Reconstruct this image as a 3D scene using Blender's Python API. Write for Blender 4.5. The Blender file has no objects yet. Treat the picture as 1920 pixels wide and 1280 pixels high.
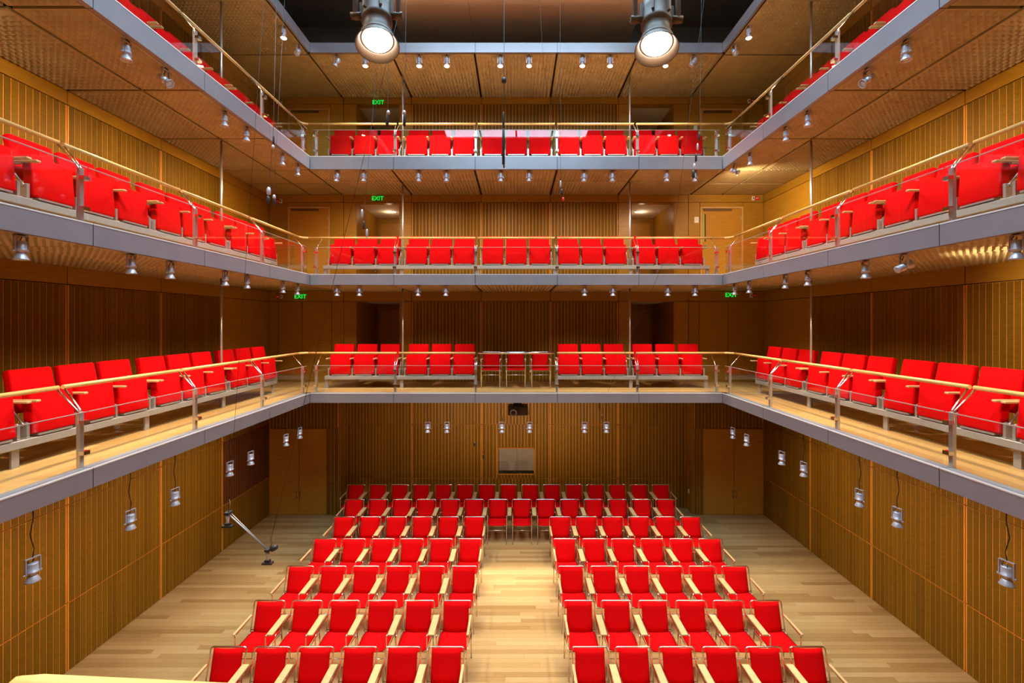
import bpy, bmesh, math, random
from mathutils import Vector, Matrix, Euler

# ------------------------------------------------------------------ scene, camera, exposure, world
sc = bpy.context.scene
COL = sc.collection
U = 0.012            # one survey unit in metres (the hall was measured in these)
FLOOR = 434.0        # eye height above the ground floor, in survey units


def P(x, y, z):
    """survey units (origin at the eye) -> metres (z = 0 on the ground floor)"""
    return Vector((x * U, y * U, (z + FLOOR) * U))


def Z(z):
    return (z + FLOOR) * U


cam_d = bpy.data.cameras.new('camera')
cam_d.sensor_width = 36.0
cam_d.lens = 865.0 / 1920.0 * 36.0
cam_d.shift_x = -8.0 / 1920.0
cam_d.shift_y = -36.0 / 1920.0
cam_d.clip_start = 0.05
cam_d.clip_end = 100
cam = bpy.data.objects.new('camera', cam_d)
COL.objects.link(cam)
cam.location = P(0, 0, 0)
cam.rotation_euler = (math.radians(90), 0, 0)
sc.camera = cam

sc.view_settings.view_transform = 'Standard'
sc.view_settings.look = 'None'
sc.view_settings.gamma = 1.0
sc.view_settings.use_curve_mapping = False
sc.view_settings.exposure = 0.5

world = bpy.data.worlds.new('world')
sc.world = world
world.use_nodes = True
world.node_tree.nodes['Background'].inputs[0].default_value = (0.55, 0.7, 1.0, 1)
world.node_tree.nodes['Background'].inputs[1].default_value = 0.3

ASSUMED_SKYLIGHT = 10.0       # emission of the assumed, unseen panes in the roof
BIG_SPOT = 520.0     # watts of the two large hanging lamps
SPOT_ROOF = 420.0    # small lamps along the roof edge
SPOT_TOP = 110.0      # small lamps under the top balcony
SPOT_MID = 50.0      # small lamps under the middle balcony
SPOT_LOW = 60.0      # small lamps hanging under the lowest balcony
WARM = (1.0, 0.80, 0.55)
RND = random.Random(7)

# ------------------------------------------------------------------ hall dimensions (survey units)
HX = 387.0           # half width of the well
YB = 865.0           # far edge of the well
YN = 102.0           # near edge of the well
YF = 95.0            # face of the viewer's own side of the well
WX = 560.0           # side walls
WYB = 1042.0         # back wall
WYN = -72.0          # near wall
LV = [-133.0, 90.0, 311.0]        # balcony floor levels
SOF = [-150.0, 71.0, 288.0]       # soffits below them
ROOF = 507.0
SEAMS_Y = [122.0, 272.0, 422.0, 573.0, 724.0, 875.0]
SEAMS_X = [-236.0, -79.0, 77.0, 230.0]


# ------------------------------------------------------------------ materials
def new_mat(name):
    m = bpy.data.materials.new(name)
    m.use_nodes = True
    nt = m.node_tree
    return m, nt, nt.nodes['Principled BSDF']


def plain(name, col, rough=0.5, metal=0.0, noise=0.0, nscale=20.0, spec=0.5):
    m, nt, b = new_mat(name)
    b.inputs['Roughness'].default_value = rough
    b.inputs['Metallic'].default_value = metal
    b.inputs['Specular IOR Level'].default_value = spec
    if noise:
        g = nt.nodes.new('ShaderNodeNewGeometry')
        n = nt.nodes.new('ShaderNodeTexNoise')
        n.inputs['Scale'].default_value = nscale
        n.inputs['Detail'].default_value = 4
        nt.links.new(g.outputs['Position'], n.inputs['Vector'])
        r = nt.nodes.new('ShaderNodeValToRGB')
        a = [c * (1 - noise) for c in col]
        z = [min(1, c * (1 + noise)) for c in col]
        r.color_ramp.elements[0].position = 0.3
        r.color_ramp.elements[1].position = 0.7
        r.color_ramp.elements[0].color = (*a, 1)
        r.color_ramp.elements[1].color = (*z, 1)
        nt.links.new(n.outputs['Fac'], r.inputs['Fac'])
        nt.links.new(r.outputs['Color'], b.inputs['Base Color'])
    else:
        b.inputs['Base Color'].default_value = (*col, 1)
    return m


def wood(name, c1, c2, stretch=(1, 1, 1), scale=14.0, rough=0.45, rand=0.25, spec=0.4):
    """grain from stretched noise at the surface position; every board a little lighter or darker"""
    m, nt, b = new_mat(name)
    b.inputs['Roughness'].default_value = rough
    b.inputs['Specular IOR Level'].default_value = spec
    g = nt.nodes.new('ShaderNodeNewGeometry')
    oi = nt.nodes.new('ShaderNodeObjectInfo')
    mp = nt.nodes.new('ShaderNodeMapping')
    mp.inputs['Scale'].default_value = stretch
    add = nt.nodes.new('ShaderNodeVectorMath')
    add.operation = 'MULTIPLY_ADD'
    cmb = nt.nodes.new('ShaderNodeCombineXYZ')
    for k in range(3):
        nt.links.new(oi.outputs['Random'], cmb.inputs[k])
    nt.links.new(cmb.outputs[0], add.inputs[0])
    add.inputs[1].default_value = (17, 31, 23)
    nt.links.new(g.outputs['Position'], mp.inputs['Vector'])
    nt.links.new(mp.outputs[0], add.inputs[2])
    n = nt.nodes.new('ShaderNodeTexNoise')
    n.inputs['Scale'].default_value = scale
    n.inputs['Detail'].default_value = 5
    n.inputs['Roughness'].default_value = 0.6
    nt.links.new(add.outputs[0], n.inputs['Vector'])
    r = nt.nodes.new('ShaderNodeValToRGB')
    r.color_ramp.elements[0].position = 0.32
    r.color_ramp.elements[1].position = 0.68
    r.color_ramp.elements[0].color = (*c1, 1)
    r.color_ramp.elements[1].color = (*c2, 1)
    nt.links.new(n.outputs['Fac'], r.inputs['Fac'])
    hsv = nt.nodes.new('ShaderNodeHueSaturation')
    mr = nt.nodes.new('ShaderNodeMapRange')
    mr.inputs['To Min'].default_value = 1 - rand
    mr.inputs['To Max'].default_value = 1 + rand
    nt.links.new(oi.outputs['Random'], mr.inputs['Value'])
    nt.links.new(mr.outputs[0], hsv.inputs['Value'])
    nt.links.new(r.outputs['Color'], hsv.inputs['Color'])
    nt.links.new(hsv.outputs[0], b.inputs['Base Color'])
    return m


def emit(name, col, strength):
    m = bpy.data.materials.new(name)
    m.use_nodes = True
    nt = m.node_tree
    nt.nodes.clear()
    o = nt.nodes.new('ShaderNodeOutputMaterial')
    e = nt.nodes.new('ShaderNodeEmission')
    e.inputs[0].default_value = (*col, 1)
    e.inputs[1].default_value = strength
    nt.links.new(e.outputs[0], o.inputs[0])
    return m


def glass_mat(name, tint=(0.97, 0.99, 0.98)):
    m = bpy.data.materials.new(name)
    m.use_nodes = True
    nt = m.node_tree
    nt.nodes.clear()
    o = nt.nodes.new('ShaderNodeOutputMaterial')
    t = nt.nodes.new('ShaderNodeBsdfTransparent')
    t.inputs[0].default_value = (*tint, 1)
    g = nt.nodes.new('ShaderNodeBsdfGlossy')
    g.inputs['Roughness'].default_value = 0.0
    f = nt.nodes.new('ShaderNodeFresnel')
    geo = nt.nodes.new('ShaderNodeNewGeometry')
    ior = nt.nodes.new('ShaderNodeMapRange')      # same reflectance from both faces of the pane
    ior.inputs['To Min'].default_value = 1.45
    ior.inputs['To Max'].default_value = 1.0 / 1.45
    nt.links.new(geo.outputs['Backfacing'], ior.inputs['Value'])
    nt.links.new(ior.outputs[0], f.inputs['IOR'])
    mx = nt.nodes.new('ShaderNodeMixShader')
    nt.links.new(f.outputs[0], mx.inputs[0])
    nt.links.new(t.outputs[0], mx.inputs[1])
    nt.links.new(g.outputs[0], mx.inputs[2])
    nt.links.new(mx.outputs[0], o.inputs[0])
    return m


def floor_boards(name, c1, c2, c3, rough=0.32):
    """boards told apart by a value stored on each board (a face attribute) or by object"""
    m, nt, b = new_mat(name)
    b.inputs['Roughness'].default_value = rough
    b.inputs['Specular IOR Level'].default_value = 0.35
    g = nt.nodes.new('ShaderNodeNewGeometry')
    oi = nt.nodes.new('ShaderNodeObjectInfo')
    at = nt.nodes.new('ShaderNodeAttribute')
    at.attribute_name = 'board'
    ad = nt.nodes.new('ShaderNodeMath')
    nt.links.new(oi.outputs['Random'], ad.inputs[0])
    nt.links.new(at.outputs['Fac'], ad.inputs[1])
    fr = nt.nodes.new('ShaderNodeMath')
    fr.operation = 'FRACT'
    nt.links.new(ad.outputs[0], fr.inputs[0])
    mp = nt.nodes.new('ShaderNodeMapping')
    mp.inputs['Scale'].default_value = (1.0, 14.0, 1.0)
    nt.links.new(g.outputs['Position'], mp.inputs['Vector'])
    n = nt.nodes.new('ShaderNodeTexNoise')
    n.inputs['Scale'].default_value = 5
    n.inputs['Detail'].default_value = 5
    nt.links.new(mp.outputs[0], n.inputs['Vector'])
    mixv = nt.nodes.new('ShaderNodeMath')
    mixv.operation = 'MULTIPLY_ADD'
    nt.links.new(n.outputs['Fac'], mixv.inputs[0])
    mixv.inputs[1].default_value = 0.5
    sub = nt.nodes.new('ShaderNodeMath')
    sub.operation = 'MULTIPLY_ADD'
    nt.links.new(fr.outputs[0], sub.inputs[0])
    sub.inputs[1].default_value = 0.75
    sub.inputs[2].default_value = -0.12
    nt.links.new(sub.outputs[0], mixv.inputs[2])
    r = nt.nodes.new('ShaderNodeValToRGB')
    e = r.color_ramp.elements
    e[0].position = 0.1
    e[0].color = (*c1, 1)
    e[1].position = 0.9
    e[1].color = (*c3, 1)
    k = e.new(0.45)
    k.color = (*c2, 1)
    nt.links.new(mixv.outputs[0], r.inputs['Fac'])
    nt.links.new(r.outputs['Color'], b.inputs['Base Color'])
    return m


M = {}
M['red'] = plain('red_upholstery', (0.60, 0.0015, 0.003), 0.9, noise=0.06, nscale=60, spec=0.06)
M['plank'] = wood('dark_wall_plank', (0.15, 0.074, 0.004), (0.215, 0.108, 0.006), (1, 1, 9), 9, 0.55, 0.14, 0.18)
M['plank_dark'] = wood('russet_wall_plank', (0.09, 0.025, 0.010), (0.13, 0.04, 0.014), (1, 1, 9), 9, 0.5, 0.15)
M['inlay'] = wood('orange_wall_board', (0.66, 0.25, 0.03), (0.80, 0.33, 0.045), (1, 1, 0.2), 14, 0.45, 0.06)
M['panel'] = wood('honey_wall_panel', (0.32, 0.15, 0.009), (0.43, 0.21, 0.014), (1, 1, 12), 4, 0.42, 0.07)
M['door'] = wood('door_veneer', (0.42, 0.19, 0.018), (0.56, 0.26, 0.03), (1, 1, 14), 4, 0.4, 0.05)
M['frame'] = wood('pale_oak_frame', (0.50, 0.27, 0.09), (0.62, 0.35, 0.12), (1, 1, 0.3), 14, 0.4, 0.05)
M['backing'] = plain('dark_shadow_gap_board', (0.022, 0.010, 0.004), 0.9)
M['soffit'] = wood('bronze_soffit_panel', (0.36, 0.275, 0.125), (0.44, 0.34, 0.16), (0.6, 0.6, 1), 6, 0.45, 0.08)
M['arm'] = wood('pale_ash', (0.46, 0.31, 0.135), (0.56, 0.39, 0.18), (1, 1, 1), 9, 0.4, 0.08)
M['rail'] = wood('oak_handrail', (0.62, 0.36, 0.11), (0.74, 0.44, 0.15), (1, 1, 1), 5, 0.35, 0.05)
M['fascia'] = plain('grey_violet_painted_steel', (0.285, 0.265, 0.285), 0.36, 0.3, 0.05, 3)
M['lip'] = plain('pale_steel_lip', (0.74, 0.70, 0.66), 0.35, 0.1)
M['cap'] = plain('glass_edge_glint', (0.46, 0.38, 0.31), 0.3, 0.2)  # pale tone stands in for light caught along the top of the glass
M['flange'] = plain('blue_grey_steel_flange', (0.34, 0.39, 0.44), 0.35, 0.3)
M['steel'] = plain('brushed_steel', (0.62, 0.58, 0.56), 0.3, 0.75)
M['chrome'] = plain('chrome_tube', (0.80, 0.76, 0.70), 0.16, 1.0)
M['silver'] = plain('silver_lacquer', (0.52, 0.49, 0.54), 0.35, 0.35)
M['beam'] = plain('grey_lacquered_beam', (0.36, 0.325, 0.305), 0.45, 0.2)
M['black'] = plain('black_plastic', (0.02, 0.02, 0.022), 0.45)
M['cable'] = plain('black_cable', (0.015, 0.013, 0.012), 0.6)
M['dark'] = plain('dark_void_paint', (0.22, 0.19, 0.165), 0.8, 0, 0.1, 2)
M['ply'] = wood('plywood_reflector', (0.60, 0.43, 0.29), (0.68, 0.50, 0.35), (1, 6, 1), 4, 0.6, 0.03)
M['glass'] = glass_mat('clear_glass')
M['white'] = plain('white_plastic', (0.8, 0.78, 0.74), 0.5)
M['cream'] = plain('white_plaster', (0.75, 0.70, 0.62), 0.8)
M['firered'] = plain('fire_alarm_red', (0.7, 0.02, 0.02), 0.4)
M['brown'] = plain('brown_bronze_lamp_housing', (0.13, 0.07, 0.035), 0.5, 0.0)
M['screen'] = plain('grey_window_blind', (0.30, 0.24, 0.21), 0.7, 0, 0.08, 8)
M['slit'] = plain('olive_glazing', (0.45, 0.42, 0.08), 0.2)
M['floor'] = floor_boards('maple_floor_boards', (0.31, 0.17, 0.06), (0.41, 0.25, 0.10), (0.49, 0.32, 0.145))
M['floor2'] = floor_boards('oak_balcony_boards', (0.50, 0.26, 0.085), (0.60, 0.335, 0.115), (0.68, 0.41, 0.15))
M['seam'] = plain('dark_rubber_seam', (0.02, 0.02, 0.022), 0.7)
M['lens_lit'] = emit('lit_lamp_lens', (1.0, 0.86, 0.62), 40.0)
M['lens_big'] = emit('lit_large_lamp_lens', (1.0, 0.95, 0.86), 22.0)
M['lens_off'] = plain('pale_blue_lamp_lens', (0.55, 0.62, 0.68), 0.12, 0.3)
M['exit'] = emit('green_exit_letters', (0.02, 0.75, 0.06), 0.8)
M['clearplate'] = glass_mat('clear_sign_plate', (0.8, 0.95, 0.82))
M['sky'] = emit('assumed_skylight_pane', (0.52, 0.79, 1.0), ASSUMED_SKYLIGHT)
M['downlight'] = emit('recessed_lamp', (1.0, 0.8, 0.5), 25.0)


# ------------------------------------------------------------------ mesh helpers
class MB:
    def __init__(s):
        s.v = []
        s.f = []
        s.sm = []

    def add(s, vs, fs, smooth=False, mtx=None):
        o = len(s.v)
        for p in vs:
            p = Vector(p)
            s.v.append(tuple(mtx @ p if mtx else p))
        for f in fs:
            s.f.append(tuple(i + o for i in f))
            s.sm.append(smooth)
        return s

    def box(s, x0, x1, y0, y1, z0, z1, mtx=None):
        if x0 > x1: x0, x1 = x1, x0
        if y0 > y1: y0, y1 = y1, y0
        if z0 > z1: z0, z1 = z1, z0
        vs = [(x0, y0, z0), (x1, y0, z0), (x1, y1, z0), (x0, y1, z0), (x0, y0, z1), (x1, y0, z1), (x1, y1, z1), (x0, y1, z1)]
        return s.add(vs, [(0, 3, 2, 1), (4, 5, 6, 7), (0, 1, 5, 4), (1, 2, 6, 5), (2, 3, 7, 6), (3, 0, 4, 7)], False, mtx)

    def tube(s, pts, r, n=8):
        pts = [Vector(p) for p in pts]
        rings = []
        up = None
        for i, p in enumerate(pts):
            if i == 0: t = pts[1] - p
            elif i == len(pts) - 1: t = p - pts[-2]
            else: t = (pts[i + 1] - p).normalized() + (p - pts[i - 1]).normalized()
            t.normalize()
            if up is None:
                a = Vector((0, 0, 1)) if abs(t.z) < 0.9 else Vector((1, 0, 0))
                up = (a - t * a.dot(t)).normalized()
            else:
                up = (up - t * up.dot(t)).normalized()
            b = t.cross(up)
            k = 1.0
            if 0 < i < len(pts) - 1:
                c = max(0.5, (pts[i + 1] - p).normalized().dot(t))
                k = 1.0 / c
            rings.append([p + (up * math.cos(2 * math.pi * j / n) + b * math.sin(2 * math.pi * j / n)) * r * (k if k < 1.3 else 1.3) for j in range(n)])
        vs = [q for R in rings for q in R]
        fs = []
        for i in range(len(rings) - 1):
            for j in range(n):
                a = i * n + j
                b2 = i * n + (j + 1) % n
                fs.append((a, b2, b2 + n, a + n))
        s.add(vs, fs, True)
        o = len(s.v) - len(vs)
        s.f.append(tuple(o + j for j in reversed(range(n))))
        s.sm.append(False)
        s.f.append(tuple(o + (len(rings) - 1) * n + j for j in range(n)))
        s.sm.append(False)
        return s

    def lathe(s, prof, n=16, mtx=None, cap=True):
        vs = []
        fs = []
        for (r, z) in prof:
            for j in range(n):
                a = 2 * math.pi * j / n
                vs.append((r * math.cos(a), r * math.sin(a), z))
        for i in range(len(prof) - 1):
            for j in range(n):
                a = i * n + j
                b = i * n + (j + 1) % n
                fs.append((a, b, b + n, a + n))
        s.add(vs, fs, True, mtx)
        if cap:
            o = len(s.v) - len(vs)
            s.f.append(tuple(o + j for j in reversed(range(n))))
            s.sm.append(False)
            s.f.append(tuple(o + (len(prof) - 1) * n + j for j in range(n)))
            s.sm.append(False)
        return s

    def mesh(s, name, mat, bevel=0.0, seg=2, smooth_all=False):
        me = bpy.data.meshes.new(name)
        me.from_pydata(s.v, [], s.f)
        if bevel:
            bm = bmesh.new()
            bm.from_mesh(me)
            bmesh.ops.recalc_face_normals(bm, faces=bm.faces)
            bmesh.ops.bevel(bm, geom=list(bm.edges), offset=bevel, segments=seg, profile=0.5, affect='EDGES', clamp_overlap=True)
            bm.to_mesh(me)
            bm.free()
            if smooth_all:
                me.shade_smooth()
        else:
            me.polygons.foreach_set('use_smooth', s.sm)
        if mat:
            me.materials.append(M[mat] if isinstance(mat, str) else mat)
        me.update()
        return me

    def build(s, name, mat, parent=None, **kw):
        return obj(name, s.mesh(name, mat, **kw), parent)


def obj(name, me, parent=None, loc=None, rot=None):
    o = bpy.data.objects.new(name, me)
    COL.objects.link(o)
    if parent: o.parent = parent
    if loc is not None: o.location = loc
    if rot is not None: o.rotation_euler = rot
    return o


def tag(o, label=None, cat=None, group=None, kind=None):
    if label: o['label'] = label
    if cat: o['category'] = cat
    if group: o['group'] = group
    if kind: o['kind'] = kind
    return o


def empty(name, loc=(0, 0, 0), rz=0.0):
    o = bpy.data.objects.new(name, None)
    COL.objects.link(o)
    o.location = loc
    o.rotation_euler = (0, 0, rz)
    o.empty_display_size = 0.1
    return o


KIDS = {}


def copy_tree(o, parent=None):
    c = o.copy()
    COL.objects.link(c)
    c.parent = parent
    for ch in list(o.children):
        copy_tree(ch, c)
    return c


_boxes = {}


def box_obj(name, mat, parent, x0, x1, y0, y1, z0, z1):
    """a box as an object of its own; alike sizes share one mesh (metres)"""
    if x0 > x1: x0, x1 = x1, x0
    if y0 > y1: y0, y1 = y1, y0
    if z0 > z1: z0, z1 = z1, z0
    d = (round(x1 - x0, 4), round(y1 - y0, 4), round(z1 - z0, 4))
    k = (name, mat, d)
    if k not in _boxes:
        _boxes[k] = MB().box(-d[0] / 2, d[0] / 2, -d[1] / 2, d[1] / 2, -d[2] / 2, d[2] / 2).mesh(name, mat)
    return obj(name, _boxes[k], parent, ((x0 + x1) / 2, (y0 + y1) / 2, (z0 + z1) / 2))


def structure(o, label=None):
    return tag(o, label, None, None, 'structure')


ORD = ['first', 'second', 'third', 'fourth', 'fifth', 'sixth', 'seventh', 'eighth', 'ninth', 'tenth', 'eleventh', 'twelfth', 'thirteenth', 'fourteenth', 'fifteenth']
LVN = ['lowest', 'middle', 'top']


# ------------------------------------------------------------------ walls
class Wall:
    """maps (along s, out of the wall t, height z) in survey units to metres"""

    def __init__(s, side, pos):
        s.side = side
        s.pos = pos

    def box(s, name, mat, parent, s0, s1, t0, t1, z0, z1):
        if s.side == 'left':
            return box_obj(name, mat, parent, (s.pos + t0) * U, (s.pos + t1) * U, s0 * U, s1 * U, Z(z0), Z(z1))
        if s.side == 'right':
            return box_obj(name, mat, parent, (s.pos - t0) * U, (s.pos - t1) * U, s0 * U, s1 * U, Z(z0), Z(z1))
        return box_obj(name, mat, parent, s0 * U, s1 * U, (s.pos - t0) * U, (s.pos - t1) * U, Z(z0), Z(z1))

    def flat(s, parent, s0, s1, z0, z1, mat='panel', name='panel'):
        return s.box(name, mat, parent, s0 + 0.6, s1 - 0.6, 0.3, 2.6, z0 + 0.55, z1 - 0.55)

    def striped(s, parent, s0, s1, z0, z1, n=None, pillar=2.6, pmat='plank'):
        """a board of orange wood faced with dark planks, thin orange lines left between them"""
        p = s.box('panel', 'inlay', parent, s0 + 0.65, s1 - 0.65, 0.3, 2.2, z0 + 0.55, z1 - 0.55)
        a = s0 + pillar
        b = s1 - pillar
        n = n or max(1, round((b - a) / 7.55))
        w = (b - a + 1.2) / n
        c = Vector(p.location)
        for i in range(n):
            q = s.box('plank', pmat, None, a + i * w, a + (i + 1) * w - 1.2, 2.2, 2.75, z0 + 0.9, z1 - 0.9)
            q.parent = p
            q.location = q.location - c
        return p


WL, WR, WB = Wall('left', -WX), Wall('right', WX), Wall('back', WYB)
FRIEZE = 180.0
levels = [('ground', -FLOOR, SOF[0]), ('lowest', LV[0], SOF[1]), ('middle', LV[1], SOF[2]), ('top', LV[2], ROOF)]

for W, nm in ((WL, 'wall_left'), (WR, 'wall_right')):
    sgn = -1 if nm == 'wall_left' else 1
    for li, (ln, z0, z1) in enumerate(levels):
        zt = z1 if li else SOF[0] + 4
        root = structure(MB().box(sgn * WX * U, sgn * (WX + 14) * U, (WYN - 14) * U, (WYB + 14) * U, Z(z0 if li == 0 else SOF[li - 1]), Z(SOF[li] if li < 3 else ROOF + 20)).build(nm, 'backing'))
        ys = [WYN] + SEAMS_Y + [WYB]
        for i in range(len(ys) - 1):
            a, b = ys[i], ys[i + 1]
            seen = b > 430
            if li == 0:
                for (q0, q1) in ((-FLOOR, -349), (-349, -227), (-227, zt)):
                    if seen:
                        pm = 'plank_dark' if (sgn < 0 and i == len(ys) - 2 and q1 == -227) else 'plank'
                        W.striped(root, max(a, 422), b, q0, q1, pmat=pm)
                    else:
                        W.flat(root, a, b, q0, q1)
            else:
                W.flat(root, a, b, z0 + FRIEZE, zt)
                if i == len(ys) - 2 or not seen:
                    W.flat(root, a, b, z0, z0 + FRIEZE)
                else:
                    W.striped(root, a, b, z0, z0 + FRIEZE)

# near wall behind the viewer, plain panels
wn = structure(MB().box(-WX * U, WX * U, (WYN - 14) * U, (WYN - 2.6) * U, 0, Z(ROOF + 20)).build('wall_front', 'backing'))
for i in range(7):
    a = -WX + i * 160
    for (q0, q1) in ((-FLOOR, -290), (-290, -133), (-133, 0), (0, 180), (180, 340), (340, 507)):
        box_obj('panel', 'panel', wn, (a + 0.4) * U, (a + 159.6) * U, (WYN - 2.5) * U, WYN * U, Z(q0 + .4), Z(q1 - .4))

# back wall: ground storey with the recessed middle bay
RX, RY = 400.0, 1082.0
WC = Wall('back', RY)
mb = MB()
mb.box(-(WX + 14) * U, -RX * U, WYB * U, (RY + 14) * U, 0, Z(SOF[0] + 6))
mb.box(RX * U, (WX + 14) * U, WYB * U, (RY + 14) * U, 0, Z(SOF[0] + 6))
mb.box(-RX * U, RX * U, RY * U, (RY + 14) * U, 0, Z(SOF[0] + 6))
gw = structure(mb.build('wall_back', 'backing'))
cz = [(-FLOOR, -365), (-365, -239), (-239, SOF[0] + 2)]
cx = [-RX + 3, -244, -81, 78, 238, RX - 3]
WIN = (-44.0, 43.0, -356.0, -294.0)     # control window in the middle bay
for i in range(5):
    for (q0, q1) in cz:
        if i == 2 and q0 == -365:
            wx0, wx1, wz0, wz1 = WIN
            WC.striped(gw, cx[i], wx0, q0, q1, n=4)
            WC.striped(gw, wx1, cx[i + 1], q0, q1, n=4)
            WC.striped(gw, wx0, wx1, q0, wz0, n=11, pillar=1.2)
            WC.striped(gw, wx0, wx1, wz1, q1, n=11, pillar=1.2)
        else:
            WC.striped(gw, cx[i], cx[i + 1], q0, q1)
for sg in (-1, 1):      # returns of the recess
    box_obj('return_panel', 'panel', gw, sg * RX * U, sg * (RX - 2.6) * U, (WYB + 1) * U, (RY - 3) * U, 0.01, Z(SOF[0]))
DTOP = -239.0
for (a, b) in ((-WX + 3, -RX), (RX, WX - 3)):
    WB.striped(gw, a, b, DTOP, SOF[0] + 2)
for (a, b) in ((-428, -RX), (RX + 0, 421)):
    WB.striped(gw, a, b, -FLOOR, -363, n=3, pillar=1.5)
    WB.striped(gw, a, b, -363, DTOP, n=3, pillar=1.5)

# ground floor double doors
dn = 0


def double_door(x0, x1, xm):
    global dn
    dn += 1
    d = structure(WB.box('door_%d' % dn, 'backing', None, x0, x1, 0.2, 0.9, -FLOOR + 0.1, DTOP - 0.6))
    c = Vector(d.location)
    for (a, b, side) in ((x0, xm, 1), (xm, x1, -1)):
        lf = WB.box('door_leaf', 'door', None, a + 0.5, b - 0.5, 0.95, 2.3, -FLOOR + 0.8, DTOP - 1.2)
        lf.parent = d
        lf.location = lf.location - c
        for zz in (-390, ):
            h = MB()
            px = (b - 4) if side > 0 else (a + 4)
            h.tube([P(px, WYB - 2.3, zz - 4), P(px, WYB - 6, zz - 4), P(px, WYB - 6, zz + 9), P(px, WYB - 2.3, zz + 9)], 0.009, 6)
            ho = h.build('pull_handle', 'steel')
            ho.parent = lf
            ho.location = -(c + Vector(lf.location))
    return d


double_door(-WX + 3, -428, -490)
double_door(421, WX - 3, 491)

# control window
wroot = structure(MB().box(WIN[0] * U, WIN[1] * U, (RY + 0.2) * U, (RY + 1) * U, Z(WIN[2]), Z(WIN[3])).build('window_2', 'black'))
fr = MB()
x0, x1, z0, z1 = WIN
for (a, b, c, d) in ((x0, x1, z1 - 1.6, z1), (x0, x1, z0, z0 + 1.6), (x0, x0 + 1.6, z0, z1), (x1 - 1.6, x1, z0, z1)):
    fr.box(a * U, b * U, (RY - 3.4) * U, (RY - .1) * U, Z(c), Z(d))
fr.build('window_frame', 'inlay', wroot)
box_obj('blind', 'screen', wroot, (x0 + 3.5) * U, (x0 + 46) * U, (RY - .8) * U, (RY - .2) * U, Z(z0 + 9), Z(z1 - 1.7))
box_obj('blind', 'screen', wroot, (x0 + 46.6) * U, (x1 - 1.8) * U, (RY - .8) * U, (RY - .2) * U, Z(z0 + 9), Z(z1 - 1.7))
box_obj('glass_pane', 'glass', wroot, (x0 + 1.6) * U, (x1 - 1.6) * U, (RY - 1.7) * U, (RY - 1.2) * U, Z(z0 + 1.6), Z(z1 - 1.6))
dk = MB()
for (a, w, h) in ((x0 + 4, 12, 5), (x0 + 17, 20, 3), (x0 + 38, 9, 6), (x0 + 50, 14, 3.5), (x0 + 66, 16, 4.5)):
    dk.box(a * U, (a + w) * U, (RY - 1.0) * U, (RY - .2) * U, Z(z0 + 1.7), Z(z0 + 1.7 + h))
dk.build('desk_equipment', 'black', wroot)

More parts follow.
